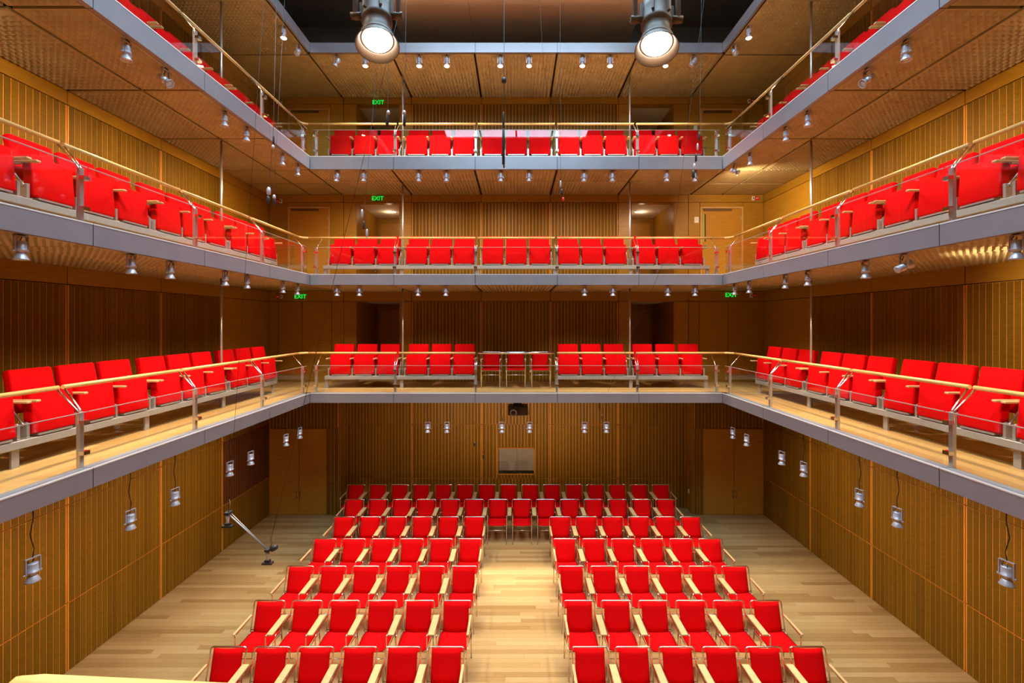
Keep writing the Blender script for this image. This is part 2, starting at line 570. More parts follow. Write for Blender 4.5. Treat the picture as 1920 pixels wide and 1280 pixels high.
# back wall of the three upper storeys with two entrance alcoves each
AL = ((-360.0, -263.0), (259.0, 355.0))
AD = 1198.0
for li in (1, 2, 3):
    ln, z0, z1 = levels[li]
    zb = SOF[li - 1]
    zt = (SOF[li] if li < 3 else ROOF + 20)
    mb = MB()
    for (a, b) in ((-WX - 14, AL[0][0]), (AL[0][1], AL[1][0]), (AL[1][1], WX + 14)):
        mb.box(a * U, b * U, WYB * U, (WYB + 14) * U, Z(zb), Z(zt))
    for (a, b) in AL:
        mb.box(a * U, b * U, WYB * U, (WYB + 14) * U, Z(z0 + FRIEZE), Z(zt))
        mb.box(a * U, b * U, WYB * U, (WYB + 14) * U, Z(zb), Z(z0 - 0.5))
    root = structure(mb.build('wall_back', 'backing'))
    fx = [-WX + 3, -389] + SEAMS_X + [388, WX - 3]
    for i in range(len(fx) - 1):
        WB.flat(root, fx[i], fx[i + 1], z0 + FRIEZE, z1)
    for i in range(1, 4):
        WB.striped(root, SEAMS_X[i - 1], SEAMS_X[i], z0, z0 + FRIEZE)
    for (a, b) in ((-389, AL[0][0]), (AL[0][1], SEAMS_X[0]), (SEAMS_X[3], AL[1][0]), (AL[1][1], 388)):
        WB.flat(root, a, b, z0, z0 + FRIEZE)
    if li == 1:
        for (a, b) in ((-WX + 3, -536), (-536, -482), (-482, -416), (-416, -389), (388, 412), (412, 477), (477, WX - 3)):
            WB.flat(root, a, b, z0, z0 + FRIEZE)
    # alcoves
    for k, (a, b) in enumerate(AL):
        al = MB()
        al.box((a - 4) * U, a * U, (WYB + 3) * U, AD * U, Z(z0), Z(z0 + FRIEZE))
        al.box(b * U, (b + 4) * U, (WYB + 3) * U, AD * U, Z(z0), Z(z0 + FRIEZE))
        al.box((a - 4) * U, (b + 4) * U, AD * U, (AD + 4) * U, Z(z0), Z(z0 + FRIEZE))
        ao = structure(al.build('wall_back', 'panel'))
        box_obj('alcove_ceiling', 'cream', ao, (a - 4) * U, (b + 4) * U, (WYB + 14) * U, (AD + 4) * U, Z(z0 + FRIEZE), Z(z0 + FRIEZE + 3))
        box_obj('alcove_floor', 'floor2', ao, (a - 4) * U, (b + 4) * U, (WYB) * U, (AD + 4) * U, Z(z0 - 3), Z(z0))
        box_obj('inner_door', 'door', ao, (a + 8) * U, (b - 8) * U, (AD - 1.5) * U, (AD - .1) * U, Z(z0), Z(z0 + 165))
        for (p0, p1) in ((a, a + 0.8), (b - 0.8, b)):
            box_obj('jamb', 'panel', ao, p0 * U, p1 * U, (WYB - 2.6) * U, (WYB + 15) * U, Z(z0), Z(z0 + FRIEZE))
        box_obj('head_board', 'panel', ao, a * U, b * U, (WYB + .1) * U, (WYB + 15) * U, Z(z0 + FRIEZE - .8), Z(z0 + FRIEZE))
        if li == 2:
            dl = MB().lathe([(0.045, 0), (0.045, -0.006), (0.03, -0.006)], 12, Matrix.Translation(P((a + b) / 2 + 12 * (1 if k == 0 else -1), 1130, z0 + FRIEZE - 0.1)))
            tag(dl.build('recessed_downlight', 'downlight'), 'small round recessed lamp in the ceiling of the middle ' + ('left' if k == 0 else 'right') + ' entrance alcove', 'light')
            ld = bpy.data.lights.new('alcove_lamp', 'POINT')
            ld.energy = 2.5
            ld.color = (1, 0.72, 0.42)
            ld.shadow_soft_size = 0.05
            lo = obj('alcove_lamp', ld)
            lo.location = P((a + b) / 2, 1130, z0 + FRIEZE - 10)

# single doors on the middle and top storeys
def single_door(x0, x1, z0, top, window=False, hinge_right=True):
    global dn
    dn += 1
    d = structure(WB.box('door_%d' % dn, 'backing', None, x0, x1, 0.2, 0.6, z0 + 0.1, top))
    c = Vector(d.location)

    def sub(name, mat, *a):
        o = WB.box(name, mat, None, *a)
        o.parent = d
        o.location = o.location - c
        return o
    sub('door_frame', 'frame', x0, x0 + 4, 0.7, 4.2, z0, top - 4)
    sub('door_frame', 'frame', x1 - 4, x1, 0.7, 4.2, z0, top - 4)
    sub('door_frame', 'frame', x0, x1, 0.7, 4.2, top - 4, top)
    lf = sub('door_leaf', 'door', x0 + 4.3, x1 - 4.3, 0.7, 2.2, z0 + .8, top - 4.4)
    sub('door_closer', 'brown', x0 + 8, x1 - 26, 2.3, 5.2, top - 9.5, top - 5)
    if window:
        sub('vision_panel', 'slit', x0 + 6, x0 + 10, 2.25, 2.6, z0 + 92, z0 + 154)
        sub('vision_panel', 'black', x0 + 10.2, x0 + 13, 2.25, 2.6, z0 + 92, z0 + 154)
    for hz in (18, 140):
        sub('hinge', 'steel', x1 - 5.5, x1 - 3.5, 2.0, 4.6, z0 + hz, z0 + hz + 9)
    k = sub('door_handle', 'steel', x0 + 7, x0 + 15, 3.2, 4.4, z0 + 82, z0 + 83.6)
    return d


for li, wdw in ((2, True), (3, False)):
    z0, z1 = levels[li][1], levels[li][2]
    top = z0 + 170
    rootw = [o for o in bpy.data.objects if o.name.startswith('wall_back')]
    root = structure(empty('wall_back'))
    for (a, b) in ((-WX + 3, -514), (-419, -389), (388, 414), (511, WX - 3)):
        WB.flat(root, a, b, z0, z0 + FRIEZE)
    for (a, b) in ((-514, -419), (414, 511)):
        WB.flat(root, a, b, top, z0 + FRIEZE)
    single_door(-514, -419, z0, top)
    single_door(414, 511, z0, top, wdw)

# ------------------------------------------------------------------ ground floor
gf = structure(MB().box(-WX * U, WX * U, (WYN - 14) * U, (RY + 2) * U, -0.2, -0.012).build('floor', 'backing'))
mbs = MB()
attr = []
bw = 0.095
y = 430 * U
row = 0
count = 0
near_part = MB().box(-WX * U, WX * U, WYN * U, 430 * U, -0.0119, 0).build('near_boards', 'floor', gf)
blens = [1.5, 1.9, 2.3, 2.7]
while y < RY * U - 0.01:
    x = -WX * U - RND.random() * 1.5
    while x < WX * U:
        L = RND.choice(blens)
        a, b = max(x, -WX * U), min(x + L, WX * U)
        yb = min(y + bw, RY * U)
        x += L
        if b - a < 0.05: continue
        if count < 298:
            box_obj('floor_board', 'floor', gf, a + .001, b - .001, y + .0008, yb - .0008, -0.0118, 0)
            count += 1
        else:
            mbs.box(a + .001, b - .001, y + .0008, yb - .0008, -0.0118, 0)
            v = RND.random()
            attr += [v] * 6
    y += bw
    row += 1
me = mbs.mesh('floor_boards_far', 'floor')
at = me.attributes.new('board', 'FLOAT', 'FACE')
at.data.foreach_set('value', attr)
tag(obj('floor_boards', me, gf), kind='stuff')

# ------------------------------------------------------------------ balconies: slabs, boards, fascias, soffits
def pyramid_mesh(w, d, cell=7.0 * U, h=0.036, flat=False):
    k = ('pyr', round(w, 3), round(d, 3), flat)
    if k in _boxes: return _boxes[k]
    m = MB()
    t = 0.03
    if flat:
        m.box(-w / 2, w / 2, -d / 2, d / 2, 0, t)
    else:
        bd = 2.2 * U
        wi, di = w - 2 * bd, d - 2 * bd
        nx, ny = max(1, round(wi / cell)), max(1, round(di / cell))
        vs = []
        fs = []
        for j in range(ny + 1):
            for i in range(nx + 1):
                vs.append((-wi / 2 + wi * i / nx, -di / 2 + di * j / ny, 0))
        for j in range(ny):
            for i in range(nx):
                vs.append((-wi / 2 + wi * (i + .5) / nx, -di / 2 + di * (j + .5) / ny, -h))
                c = len(vs) - 1
                q = [j * (nx + 1) + i, j * (nx + 1) + i + 1, (j + 1) * (nx + 1) + i + 1, (j + 1) * (nx + 1) + i]
                for e in range(4):
                    fs.append((q[(e + 1) % 4], q[e], c))
        o = len(vs)
        vs += [(-w / 2, -d / 2, 0), (w / 2, -d / 2, 0), (w / 2, d / 2, 0), (-w / 2, d / 2, 0),
               (-wi / 2, -di / 2, 0), (wi / 2, -di / 2, 0), (wi / 2, di / 2, 0), (-wi / 2, di / 2, 0)]
        for e in range(4):
            g = (e + 1) % 4
            fs.append((o + e, o + 4 + e, o + 4 + g, o + g))
        m.add(vs, fs)
        m.add([(-w / 2, -d / 2, 0), (w / 2, -d / 2, 0), (w / 2, d / 2, 0), (-w / 2, d / 2, 0), (-w / 2, -d / 2, t), (w / 2, -d / 2, t), (w / 2, d / 2, t), (-w / 2, d / 2, t)],
              [(4, 5, 6, 7), (0, 1, 5, 4), (1, 2, 6, 5), (2, 3, 7, 6), (3, 0, 4, 7)])
    _boxes[k] = m.mesh('soffit_panel', 'soffit')
    return _boxes[k]


def soffit(root, x0, x1, y0, y1, z, flat=False):
    g = 2.0
    w, d = (x1 - x0 - 2 * g) * U, (y1 - y0 - 2 * g) * U
    return obj('soffit_panel', pyramid_mesh(w, d, flat=flat), root, P((x0 + x1) / 2, (y0 + y1) / 2, z))


IN = 6.0       # set-back of the soffit behind the fascia
trim_n = 0
for li in range(3):
    zf, zs = LV[li], SOF[li]
    for side, (x0, x1, y0, y1) in {'left': (-WX, -HX - 13, WYN, WYB), 'right': (HX + 13, WX, WYN, WYB), 'back': (-HX - 13, HX + 13, YB + 13, WYB), 'front': (-HX - 13, HX + 13, WYN, YF - 13)}.items():
        bf = structure(MB().box(x0 * U, x1 * U, y0 * U, y1 * U, Z(zs + 4.2), Z(zf) - 0.0125).build('balcony_floor', 'backing'))
        # boards running along the balcony
        along_x = side in ('back', 'front')
        if side == 'front' or li == 2:
            MB().box(x0 * U, x1 * U, y0 * U, y1 * U, Z(zf) - 0.0124, Z(zf)).build('floor_board', 'floor2', bf)
        else:
            s0, s1 = (y0, y1) if along_x else (x0, x1)
            q0, q1 = (x0, x1) if along_x else (y0, y1)
            n = 13
            for i in range(n):
                a, b = s0 + (s1 - s0) * i / n, s0 + (s1 - s0) * (i + 1) / n
                p = q0
                k = 0
                while p < q1 - 1:
                    L = RND.choice([180, 230, 280])
                    if p == q0: L *= RND.choice([0.4, 0.7, 1.0])
                    e = min(q1, p + L)
                    if q1 - e < 40: e = q1
                    if along_x:
                        box_obj('floor_board', 'floor2', bf, p * U + .001, e * U - .001, a * U + .0008, b * U - .0008, Z(zf) - .0124, Z(zf))
                    else:
                        box_obj('floor_board', 'floor2', bf, a * U + .0008, b * U - .0008, p * U + .001, e * U - .001, Z(zf) - .0124, Z(zf))
                    p = e
        # soffit
        ce = structure(MB().box(x0 * U, x1 * U, y0 * U, y1 * U, Z(zs + 3.6), Z(zs + 4.1)).build('ceiling', 'backing'))
        if side in ('left', 'right'):
            sg = -1 if side == 'left' else 1
            ys = [WYN] + SEAMS_Y + [WYB]
            for i in range(len(ys) - 1):
                a, b = ys[i], ys[i + 1]
                if i == len(ys) - 2:
                    parts = [(a, (a + b) / 2 + 0, True), ((a + b) / 2, b, True)]
                else:
                    parts = [(a, b, li == 0)]
                for (c, d, fl) in parts:
                    for (p, q) in ((HX + IN, 465), (465, WX)):
                        xa, xb = (sg * p, sg * q) if sg > 0 else (-q, -p)
                        soffit(ce, xa, xb, c, d, zs, fl)
        elif side == 'back':
            xs = [-HX - IN] + SEAMS_X + [HX + IN]
            for i in range(len(xs) - 1):
                for (c, d) in ((YB + IN, 942), (942, WYB)):
                    soffit(ce, xs[i], xs[i + 1], c, d, zs, li == 0)
        else:
            soffit(ce, -HX, HX, WYN, YF - IN, zs, True)
    # fascias: one steel channel per side, panel by panel
    zb = zs - 1.0
    for side in ('left', 'right', 'back', 'front'):
        trim_n += 1
        root = structure(empty('trim_%d' % trim_n))
        if side in ('back', 'front'):
            xs = [-HX, -230, -77, 77, 230, HX]
        else:
            xs = [YN, 271, 422, 573, 724, YB]
        for i in range(5):
            a, b = xs[i] + 0.5, xs[i + 1] - 0.5
            mb = MB()
            lp = MB()
            def bx(m, s0, s1, t0, t1, q0, q1):
                # t: 0 at the face, growing away from the well
                if side == 'back': m.box(s0 * U, s1 * U, (YB + t0) * U, (YB + t1) * U, Z(q0), Z(q1))
                elif side == 'front': m.box(s0 * U, s1 * U, (YF - t1) * U, (YF - t0) * U, Z(q0), Z(q1))
                elif side == 'left': m.box((-HX - t1) * U, (-HX - t0) * U, s0 * U, s1 * U, Z(q0), Z(q1))
                else: m.box((HX + t0) * U, (HX + t1) * U, s0 * U, s1 * U, Z(q0), Z(q1))
            bx(mb, a, b, 0.0, 1.0, zb, zf - 0.6)
            fl = MB()
            bx(fl, a, b, 1.0, 13.0, zf - 1.6, zf + 0.05)
            bx(mb, a, b, 1.0, 6.0, zb, zb + 1.0)
            f = mb.build('fascia_panel', 'fascia', root)
            fl.build('top_flange', 'flange', f)
            bx(lp, a, b, -0.35, 1.0, zf - 0.9, zf + 0.35)
            lp.build('edge_lip', 'lip', f)
            if i:
                sm = MB()
                bx(sm, xs[i] - 0.3, xs[i] + 0.3, 0.6, 6.0, zb + .3, zf - .5)
                sm.build('seam_gasket', 'seam', root)

# roof soffit ring, roof edge and the dark void above the well
for side, (x0, x1, y0, y1) in {'left': (-WX, -HX - 4, WYN, WYB), 'right': (HX + 4, WX, WYN, WYB), 'back': (-HX - 4, HX + 4, YB + 4, WYB), 'front': (-HX - 4, HX + 4, WYN, YN - 4)}.items():
    ce = structure(MB().box(x0 * U, x1 * U, y0 * U, y1 * U, Z(ROOF + 3.6), Z(ROOF + 15)).build('ceiling', 'backing'))
    if side in ('left', 'right'):
        sg = -1 if side == 'left' else 1
        ys = [WYN] + SEAMS_Y + [WYB]
        for i in range(len(ys) - 1):
            xa, xb = (HX + IN, WX) if sg > 0 else (-WX, -HX - IN)
            soffit(ce, xa, xb, ys[i], ys[i + 1], ROOF, i == len(ys) - 2)
    elif side == 'back':
        xs = [-HX - IN] + SEAMS_X + [HX + IN]
        for i in range(len(xs) - 1):
            soffit(ce, xs[i], xs[i + 1], YB + IN, WYB, ROOF)
    else:
        soffit(ce, -HX, HX, WYN, YN - IN, ROOF, True)
for side in ('left', 'right', 'back', 'front'):
    trim_n += 1
    root = structure(empty('trim_%d' % trim_n))
    xs = [-HX, -230, -77, 77, 230, HX] if side in ('back', 'front') else [YN, 271, 422, 573, 724, YB]
    for i in range(5):
        a, b = xs[i] + .35, xs[i + 1] - .35
        q0, q1 = ROOF - 1, ROOF + 17
        if side == 'back': box_obj('fascia_panel', 'fascia', root, a * U, b * U, YB * U, (YB + 4) * U, Z(q0), Z(q1))
        elif side == 'front': box_obj('fascia_panel', 'fascia', root, a * U, b * U, (YN - 4) * U, YN * U, Z(q0), Z(q1))
        elif side == 'left': box_obj('fascia_panel', 'fascia', root, (-HX - 4) * U, -HX * U, a * U, b * U, Z(q0), Z(q1))
        else: box_obj('fascia_panel', 'fascia', root, HX * U, (HX + 4) * U, a * U, b * U, Z(q0), Z(q1))
VZ = 660.0
mb = MB()
mb.box(-WX * U, WX * U, (WYB - 10) * U, (WYB) * U, Z(ROOF + 15), Z(VZ))
mb.box(-WX * U, WX * U, WYN * U, (WYN + 10) * U, Z(ROOF + 15), Z(VZ))
mb.box(-(WX) * U, -(WX - 10) * U, WYN * U, WYB * U, Z(ROOF + 15), Z(VZ))
mb.box((WX - 10) * U, WX * U, WYN * U, WYB * U, Z(ROOF + 15), Z(VZ))
structure(mb.build('wall_roof_void', 'dark'))
SKX, SK0, SK1 = 250.0, 90.0, 640.0
mb = MB()
mb.box(-WX * U, WX * U, SK1 * U, WYB * U, Z(VZ), Z(VZ + 8))
mb.box(-WX * U, WX * U, WYN * U, SK0 * U, Z(VZ), Z(VZ + 8))
mb.box(-WX * U, -SKX * U, SK0 * U, SK1 * U, Z(VZ), Z(VZ + 8))
mb.box(SKX * U, WX * U, SK0 * U, SK1 * U, Z(VZ), Z(VZ + 8))
structure(mb.build('ceiling', 'dark'))
sk = structure(empty('assumed_skylight'))  # assumed skylight, added out of view for the bluish light from above
for i in range(4):
    for j in range(4):
        a = -SKX + i * SKX / 2
        c = SK0 + j * (SK1 - SK0) / 4
        box_obj('assumed_skylight_pane', 'sky', sk, (a + 3) * U, (a + SKX / 2 - 3) * U, (c + 3) * U, (c + (SK1 - SK0) / 4 - 3) * U, Z(VZ + 2), Z(VZ + 4))
for i in range(5):
    box_obj('glazing_bar', 'fascia', sk, (-SKX + i * SKX / 2 - 2.9) * U, (-SKX + i * SKX / 2 + 2.9) * U, SK0 * U, SK1 * U, Z(VZ - 3), Z(VZ + 7))
for j in range(5):
    c = SK0 + j * (SK1 - SK0) / 4
    box_obj('glazing_bar', 'fascia', sk, -SKX * U, SKX * U, (c - 2.9) * U, (c + 2.9) * U, Z(VZ - 2), Z(VZ + 6))
# plywood reflector under the roof, three sheets
pr = tag(empty('ceiling_reflector', P(0, 880, 592)), 'broad plywood sound reflector under the dark roof above the back edge', 'reflector')
for (a, b) in ((-238, -89), (-88.4, 88.4), (89, 238)):
    n = 10
    vs, fs = [], []
    for k in range(n + 1):
        yy = (-110 + 225 * k / n)
        zz = 16 * (k / n - 0.5) ** 2 * 1.0
        for (xx, dz) in ((a, 0), (b, 0), (b, 1.5), (a, 1.5)):
            vs.append((xx * U, yy * U, (zz + dz) * U))
    for k in range(n):
        o = k * 4
        for (p, q) in ((0, 1), (1, 2), (2, 3), (3, 0)):
            fs.append((o + p, o + 4 + p, o + 4 + q, o + q))
    fs += [(0, 1, 2, 3), (n * 4 + 3, n * 4 + 2, n * 4 + 1, n * 4)]
    MB().add(vs, fs).build('plywood_sheet', 'ply', pr)

# ------------------------------------------------------------------ balustrades
POST_T, GLASS_T, RAIL_T = 12.0, 5.0, 30.0
KINK, RAILH = 51.0, 73.5


def balustrade(li, side):
    zf = LV[li]
    xs = [-HX + 7, -230, -77, 77, 230, HX - 7] if side == 'back' else [YN + 20, 271, 422, 573, 724, YB - 4]

    def pt(s, t, z):
        if side == 'back': return P(s, YB + t, z)
        if side == 'left': return P(-HX - t, s, z)
        return P(HX + t, s, z)
    root = tag(empty('glass_balustrade', pt(xs[2], POST_T, zf)),
               'glass balustrade with pale wood handrail along the %s balcony, %s side' % (LVN[li], side), 'balustrade', 'balcony balustrades')
    off = Vector(root.location)

    def put(m, name, mat, par=root):
        m.v = [tuple(Vector(q) - off) for q in m.v]
        o = m.build(name, mat, par)
        return o

    def slab(m, s0, s1, t0, t1, z0, z1):
        a, b = pt(s0, t0, z0), pt(s1, t1, z1)
        m.box(a.x, b.x, a.y, b.y, a.z, b.z)
        return m
    for i, s in enumerate(xs):
        po = put(slab(MB(), s - 2.0, s + 2.0, POST_T - 1.7, POST_T + 1.7, zf, zf + KINK), 'post', 'steel')
        for d in ((-2.2, 2.2) if 0 < i < 5 else ((1.8,) if i == 0 else (-1.8,))):
            m = MB().tube([pt(s + d * .5, POST_T, zf + KINK - 12), pt(s + d * .6, POST_T, zf + KINK - 1), pt(s + d * .7, POST_T + 1.5, zf + KINK + 2), pt(s + d * 1.5, RAIL_T - 1, zf + RAILH - 2)], 0.011, 8)
            put(m, 'rail_arm', 'chrome', po)
        for hz in (12, KINK - 11):
            m = slab(MB(), s - 3.2, s + 3.2, GLASS_T + 0.6, POST_T - 1.7, zf + hz, zf + hz + 3.5)
            put(m, 'glass_clamp', 'chrome', po)
    for i in range(5):
        a, b = xs[i], xs[i + 1]
        if i == 0: a -= 4
        if i == 4: b += 4
        gp = put(slab(MB(), a + 0.9, b - 0.9, GLASS_T - 0.45, GLASS_T + 0.45, zf + 0.3, zf + KINK), 'glass_pane', 'glass')
        put(slab(MB(), a + 0.9, b - 0.9, GLASS_T - 0.6, GLASS_T + 0.6, zf + KINK, zf + KINK + .7), 'glass_glint_strip', 'cap', gp)  # strip paints the bright glint on the pane's top edge
        a, b = xs[i] + 2.2, xs[i + 1] - 2.2
        if i == 4 and side != 'back': b = YB + RAIL_T - 14
        if i == 4 and side == 'back': b = HX + RAIL_T - 14
        if i == 0 and side == 'back': a = -HX - RAIL_T + 14
        mat = 'chrome' if (li == 0 and side == 'back' and i == 2) else 'rail'
        put(MB().tube([pt(a, RAIL_T, zf + RAILH), pt(b, RAIL_T, zf + RAILH)], 0.024, 12), 'handrail', mat)
    # the bend of the handrail round the corner
    if side != 'back':
        sg = -1 if side == 'left' else 1
        m = MB()
        pts = []
        xe, ye = sg * (HX + RAIL_T), YB + RAIL_T - 14
        xf, yf = sg * (HX + RAIL_T - 14), YB + RAIL_T
        for k in range(9):
            a = k / 8 * math.pi / 2
            pts.append(P(xe - sg * (1 - math.cos(a)) * abs(xe - xf), ye + math.sin(a) * (yf - ye), zf + RAILH))
        put(m.tube(pts, 0.024, 12), 'handrail', 'rail')
    return root


for li in range(3):
    for side in ('left', 'right', 'back'):
        balustrade(li, side)

# the handrail of the viewer's own balcony
nr = tag(empty('near_handrail', P(0, YF - 9, LV[0])), "pale wood handrail of the nearest balcony, at the picture's lower left edge", 'handrail')
o0 = Vector(nr.location)
m = MB()
pts = [P(-83.5, 75, LV[0] + 71.0), P(-82, 76, LV[0] + 72.4), P(-79, 76, LV[0] + 72.6), P(-40, 75.4, LV[0] + 71.2), P(74, 74, LV[0] + 67.0)]
m.tube([p - o0 for p in pts], 0.024, 12).build('handrail', 'rail', nr)
for s in (-76, 76):
    MB().box((s - 2) * U, (s + 2) * U, -1.7 * U, 1.7 * U, 0, KINK * U).build('post', 'steel', nr)
    q = 1 if s < 0 else -1
    MB().tube([(s * U, 0, (KINK - 10) * U), (s * U, 0, KINK * U), ((s + q * 4) * U, -16 * U, (RAILH - 2) * U)], 0.011, 8).build('rail_arm', 'chrome', nr)
box_obj('glass_pane', 'glass', nr, -73 * U, 73 * U, 5.6 * U, 6.4 * U, .01, KINK * U)

# ------------------------------------------------------------------ hanger rods
for (x, y, nm) in ((-465, 727.3, 'left of the well, behind the left balcony seats'), (465, 727.3, 'right of the well, behind the right balcony seats'),
                   (-232, 943, 'in the back balconies, left of centre'), (232, 943, 'in the back balconies, right of centre')):
    root = tag(empty('hanger_rod', P(x, y, LV[0])), 'slim steel hanger rod ' + nm, 'rod', 'steel hanger rods')
    for (a, b) in ((LV[0] + .1, SOF[1] - 2), (LV[1] + .1, SOF[2] - 2), (LV[2] + .1, ROOF - 2)):
        r = MB().tube([(0, 0, (a - LV[0]) * U), (0, 0, (b - LV[0]) * U)], 0.021, 12).build('rod_section', 'steel', root)
        MB().lathe([(0.03, (a - LV[0]) * U), (0.03, (a - LV[0]) * U + .012)], 14).build('floor_collar', 'steel', r)


# ------------------------------------------------------------------ floor chairs
def soft_panel(w, d, t, nx=8, ny=6, bulge=0.0, front_curve=0.0):
    """upholstered sheet in xy, thickness t, slightly dished, front edge (-y) bowed"""
    m = MB()
    vs = []
    for lay in (0, 1):
        for j in range(ny + 1):
            for i in range(nx + 1):
                x = -w / 2 + w * i / nx
                y = -d / 2 + d * j / ny
                e = (2 * x / w) ** 2
                if j == 0 or j == 1:
                    y += front_curve * (e ** 1.5) * (1 if j == 0 else 0.5)
                zc = -bulge * (1 - e)
                edge = 0.35 if (i in (0, nx) or j in (0, ny)) else 1.0
                z = zc + (t / 2 * edge if lay else -t / 2 * edge)
                vs.append((x, y, z))
    n = (nx + 1) * (ny + 1)
    fs = []
    for j in range(ny):
        for i in range(nx):
            a = j * (nx + 1) + i
            fs.append((n + a, n + a + 1, n + a + nx + 2, n + a + nx + 1))
            fs.append((a, a + nx + 1, a + nx + 2, a + 1))
    def ring(i0, i1):
        fs.append((i0, i1, n + i1, n + i0))
    for i in range(nx):
        ring(i, i + 1)
        b = ny * (nx + 1)
        ring(b + i + 1, b + i)
    for j in range(ny):
        ring((j + 1) * (nx + 1), j * (nx + 1))
        ring(j * (nx + 1) + nx, (j + 1) * (nx + 1) + nx)
    m.add(vs, fs, True)
    return m


def xform(m, mtx):
    m.v = [tuple(mtx @ Vector(p)) for p in m.v]
    return m


PX = 0.2225
UX = 0.238
_seat = xform(soft_panel(0.438, 0.47, 0.034, bulge=0.008, front_curve=0.045), Matrix.Translation((0, -0.03, 0.452)) @ Matrix.Rotation(math.radians(-3.0), 4, 'X')).mesh('seat', 'red')
_back = xform(soft_panel(0.392, 0.41, 0.028, bulge=-0.022), Matrix.Translation((0, 0.258, 0.642)) @ Matrix.Rotation(math.radians(75), 4, 'X') @ Matrix.Rotation(math.radians(180), 4, 'Z')).mesh('backrest', 'red')


def bend(p0, p1, p2, r=0.035, n=4):
    """rounded corner at p1"""
    p0, p1, p2 = Vector(p0), Vector(p1), Vector(p2)
    a = p1 + (p0 - p1).normalized() * r
    b = p1 + (p2 - p1).normalized() * r
    return [((1 - t) ** 2) * a + 2 * t * (1 - t) * p1 + t * t * b for t in [k / n for k in range(n + 1)]]


def mk_back_frame():
    m = MB()
    t1, t2 = (UX, 0.318, 0.848), (-UX, 0.318, 0.848)
    lo1, lo2 = (UX, 0.20, 0.44), (-UX, 0.20, 0.44)
    pts = [Vector(lo1)] + bend(lo1, t1, t2, .04) + bend(t1, t2, lo2, .04) + [Vector(lo2)]
    m.tube(pts, 0.0105, 8)
    m.tube([(UX, .213, .462), (-UX, .213, .462)], 0.008, 6)
    return m.mesh('back_frame', 'chrome')


def mk_rear_leg(s):
    return MB().tube([(s * UX, 0.20, 0.44), (s * UX, 0.25, 0.0)], 0.0105, 8).mesh('leg', 'chrome')


def mk_front_leg(s):
    a, b, c = (s * PX, -0.225, 0.0), (s * PX, -0.225, 0.662), (s * UX, 0.245, 0.662)
    return MB().tube([Vector(a)] + bend(a, b, c, .03) + [Vector(c)], 0.0095, 8).mesh('leg', 'chrome')


def mk_stretcher():
    m = MB()
    m.tube([(-PX, -.225, .33), (PX, -.225, .33)], 0.008, 6)
    m.tube([(-PX, -.225, .432), (PX, -.225, .432)], 0.008, 6)
    for s in (-1, 1):
        m.tube([(s * PX, -.225, .425), (s * UX, .21, .43)], 0.008, 6)
    return m.mesh('stretcher', 'chrome')


def mk_arm(x0, x1):
    m = MB()
    m.box(x0, x1, -0.245, 0.215, 0.673, 0.697)
    return m.mesh('armrest', 'arm', bevel=0.007, seg=2)


PITCH = 48.7 * U
_bf, _rl = mk_back_frame(), {s: mk_rear_leg(s) for s in (-1, 1)}
_fl, _st = {s: mk_front_leg(s) for s in (-1, 1)}, mk_stretcher()
_armw = mk_arm(PITCH / 2 - 0.052, PITCH / 2 + 0.042)
_armr, _arml = mk_arm(0.215, 0.25), mk_arm(-0.25, -0.215)


def floor_chair(loc, arms, label, group):
    t = tag(empty('floor_chair', loc), label, 'chair', group)
    obj('seat', _seat, t)
    obj('backrest', _back, t)
    obj('back_frame', _bf, t)
    for s in (-1, 1):
        obj('leg', _rl[s], t)
        obj('leg', _fl[s], t)
    obj('stretcher', _st, t)
    for a in arms:
        obj('armrest', {'w': _armw, 'r': _armr, 'l': _arml}[a], t)
    return t


ROWS = [  # back-top depth of each row, nearest first
    ('front row nearest the viewer', 515), ('second row from the front', 601), ('third row from the front', 686),
    ('fourth row from the front', 773), ('fifth row from the front', 860)]
BACKOFF = 0.30 / U   # the backrest top stands this far behind the chair's origin
for rn, yb in ROWS:
    for blk, xs0 in (('left', -321.5), ('right', 82.0)):
        for i in range(6):
            k = (5 - i) if blk == 'left' else i
            arms = (['l', 'w'] if i == 0 else (['w'] if i < 5 else ['r']))
            floor_chair(P(xs0 + 48.7 * i, yb - BACKOFF, -FLOOR), arms,
                        'red floor chair %s of the aisle, %s, %s from the aisle' % (blk, rn, ORD[k]) if k else
                        'red floor chair beside the aisle on its %s, %s' % (blk, rn), 'red chairs on the hall floor')
for i in range(14):
    floor_chair(P(-331.5 + 49.0 * i, 945 - BACKOFF, -FLOOR), ['l', 'w'] if i == 0 else (['w'] if i < 13 else ['r']),
                'red floor chair in the unbroken row closing the aisle, %s from the left' % ORD[i], 'red chairs on the hall floor')
for i in range(15):
    floor_chair(P(-357.5 + 48.6 * i, 1031 - BACKOFF, -FLOOR), ['l', 'w'] if i == 0 else (['w'] if i < 14 else ['r']),
                'shaded red floor chair in the last row against the back wall, %s from the left' % ORD[i], 'red chairs on the hall floor')
for i, x in enumerate((-51.5, -1.0, 49.5)):
    floor_chair(P(x, 948 - 4, LV[0]), ['l', 'r'], 'loose red chair on the lowest back balcony, %s of the three' % ('left', 'middle', 'right')[i], 'loose balcony chairs')

# ------------------------------------------------------------------ folding balcony seats
BH = 25.0            # beam top above the balcony floor


def cushion(w, d, h, mtx, name, bev=0.03, taper=0.0):
    m = MB()
    m.box(-w / 2, w / 2, -d / 2, d / 2, 0, h)
    m.v = [(x * (1 - taper * z / h), y, z) for (x, y, z) in m.v]
    me = m.mesh(name, 'red', bevel=bev, seg=3, smooth_all=True)
    me.transform(mtx)
    return me


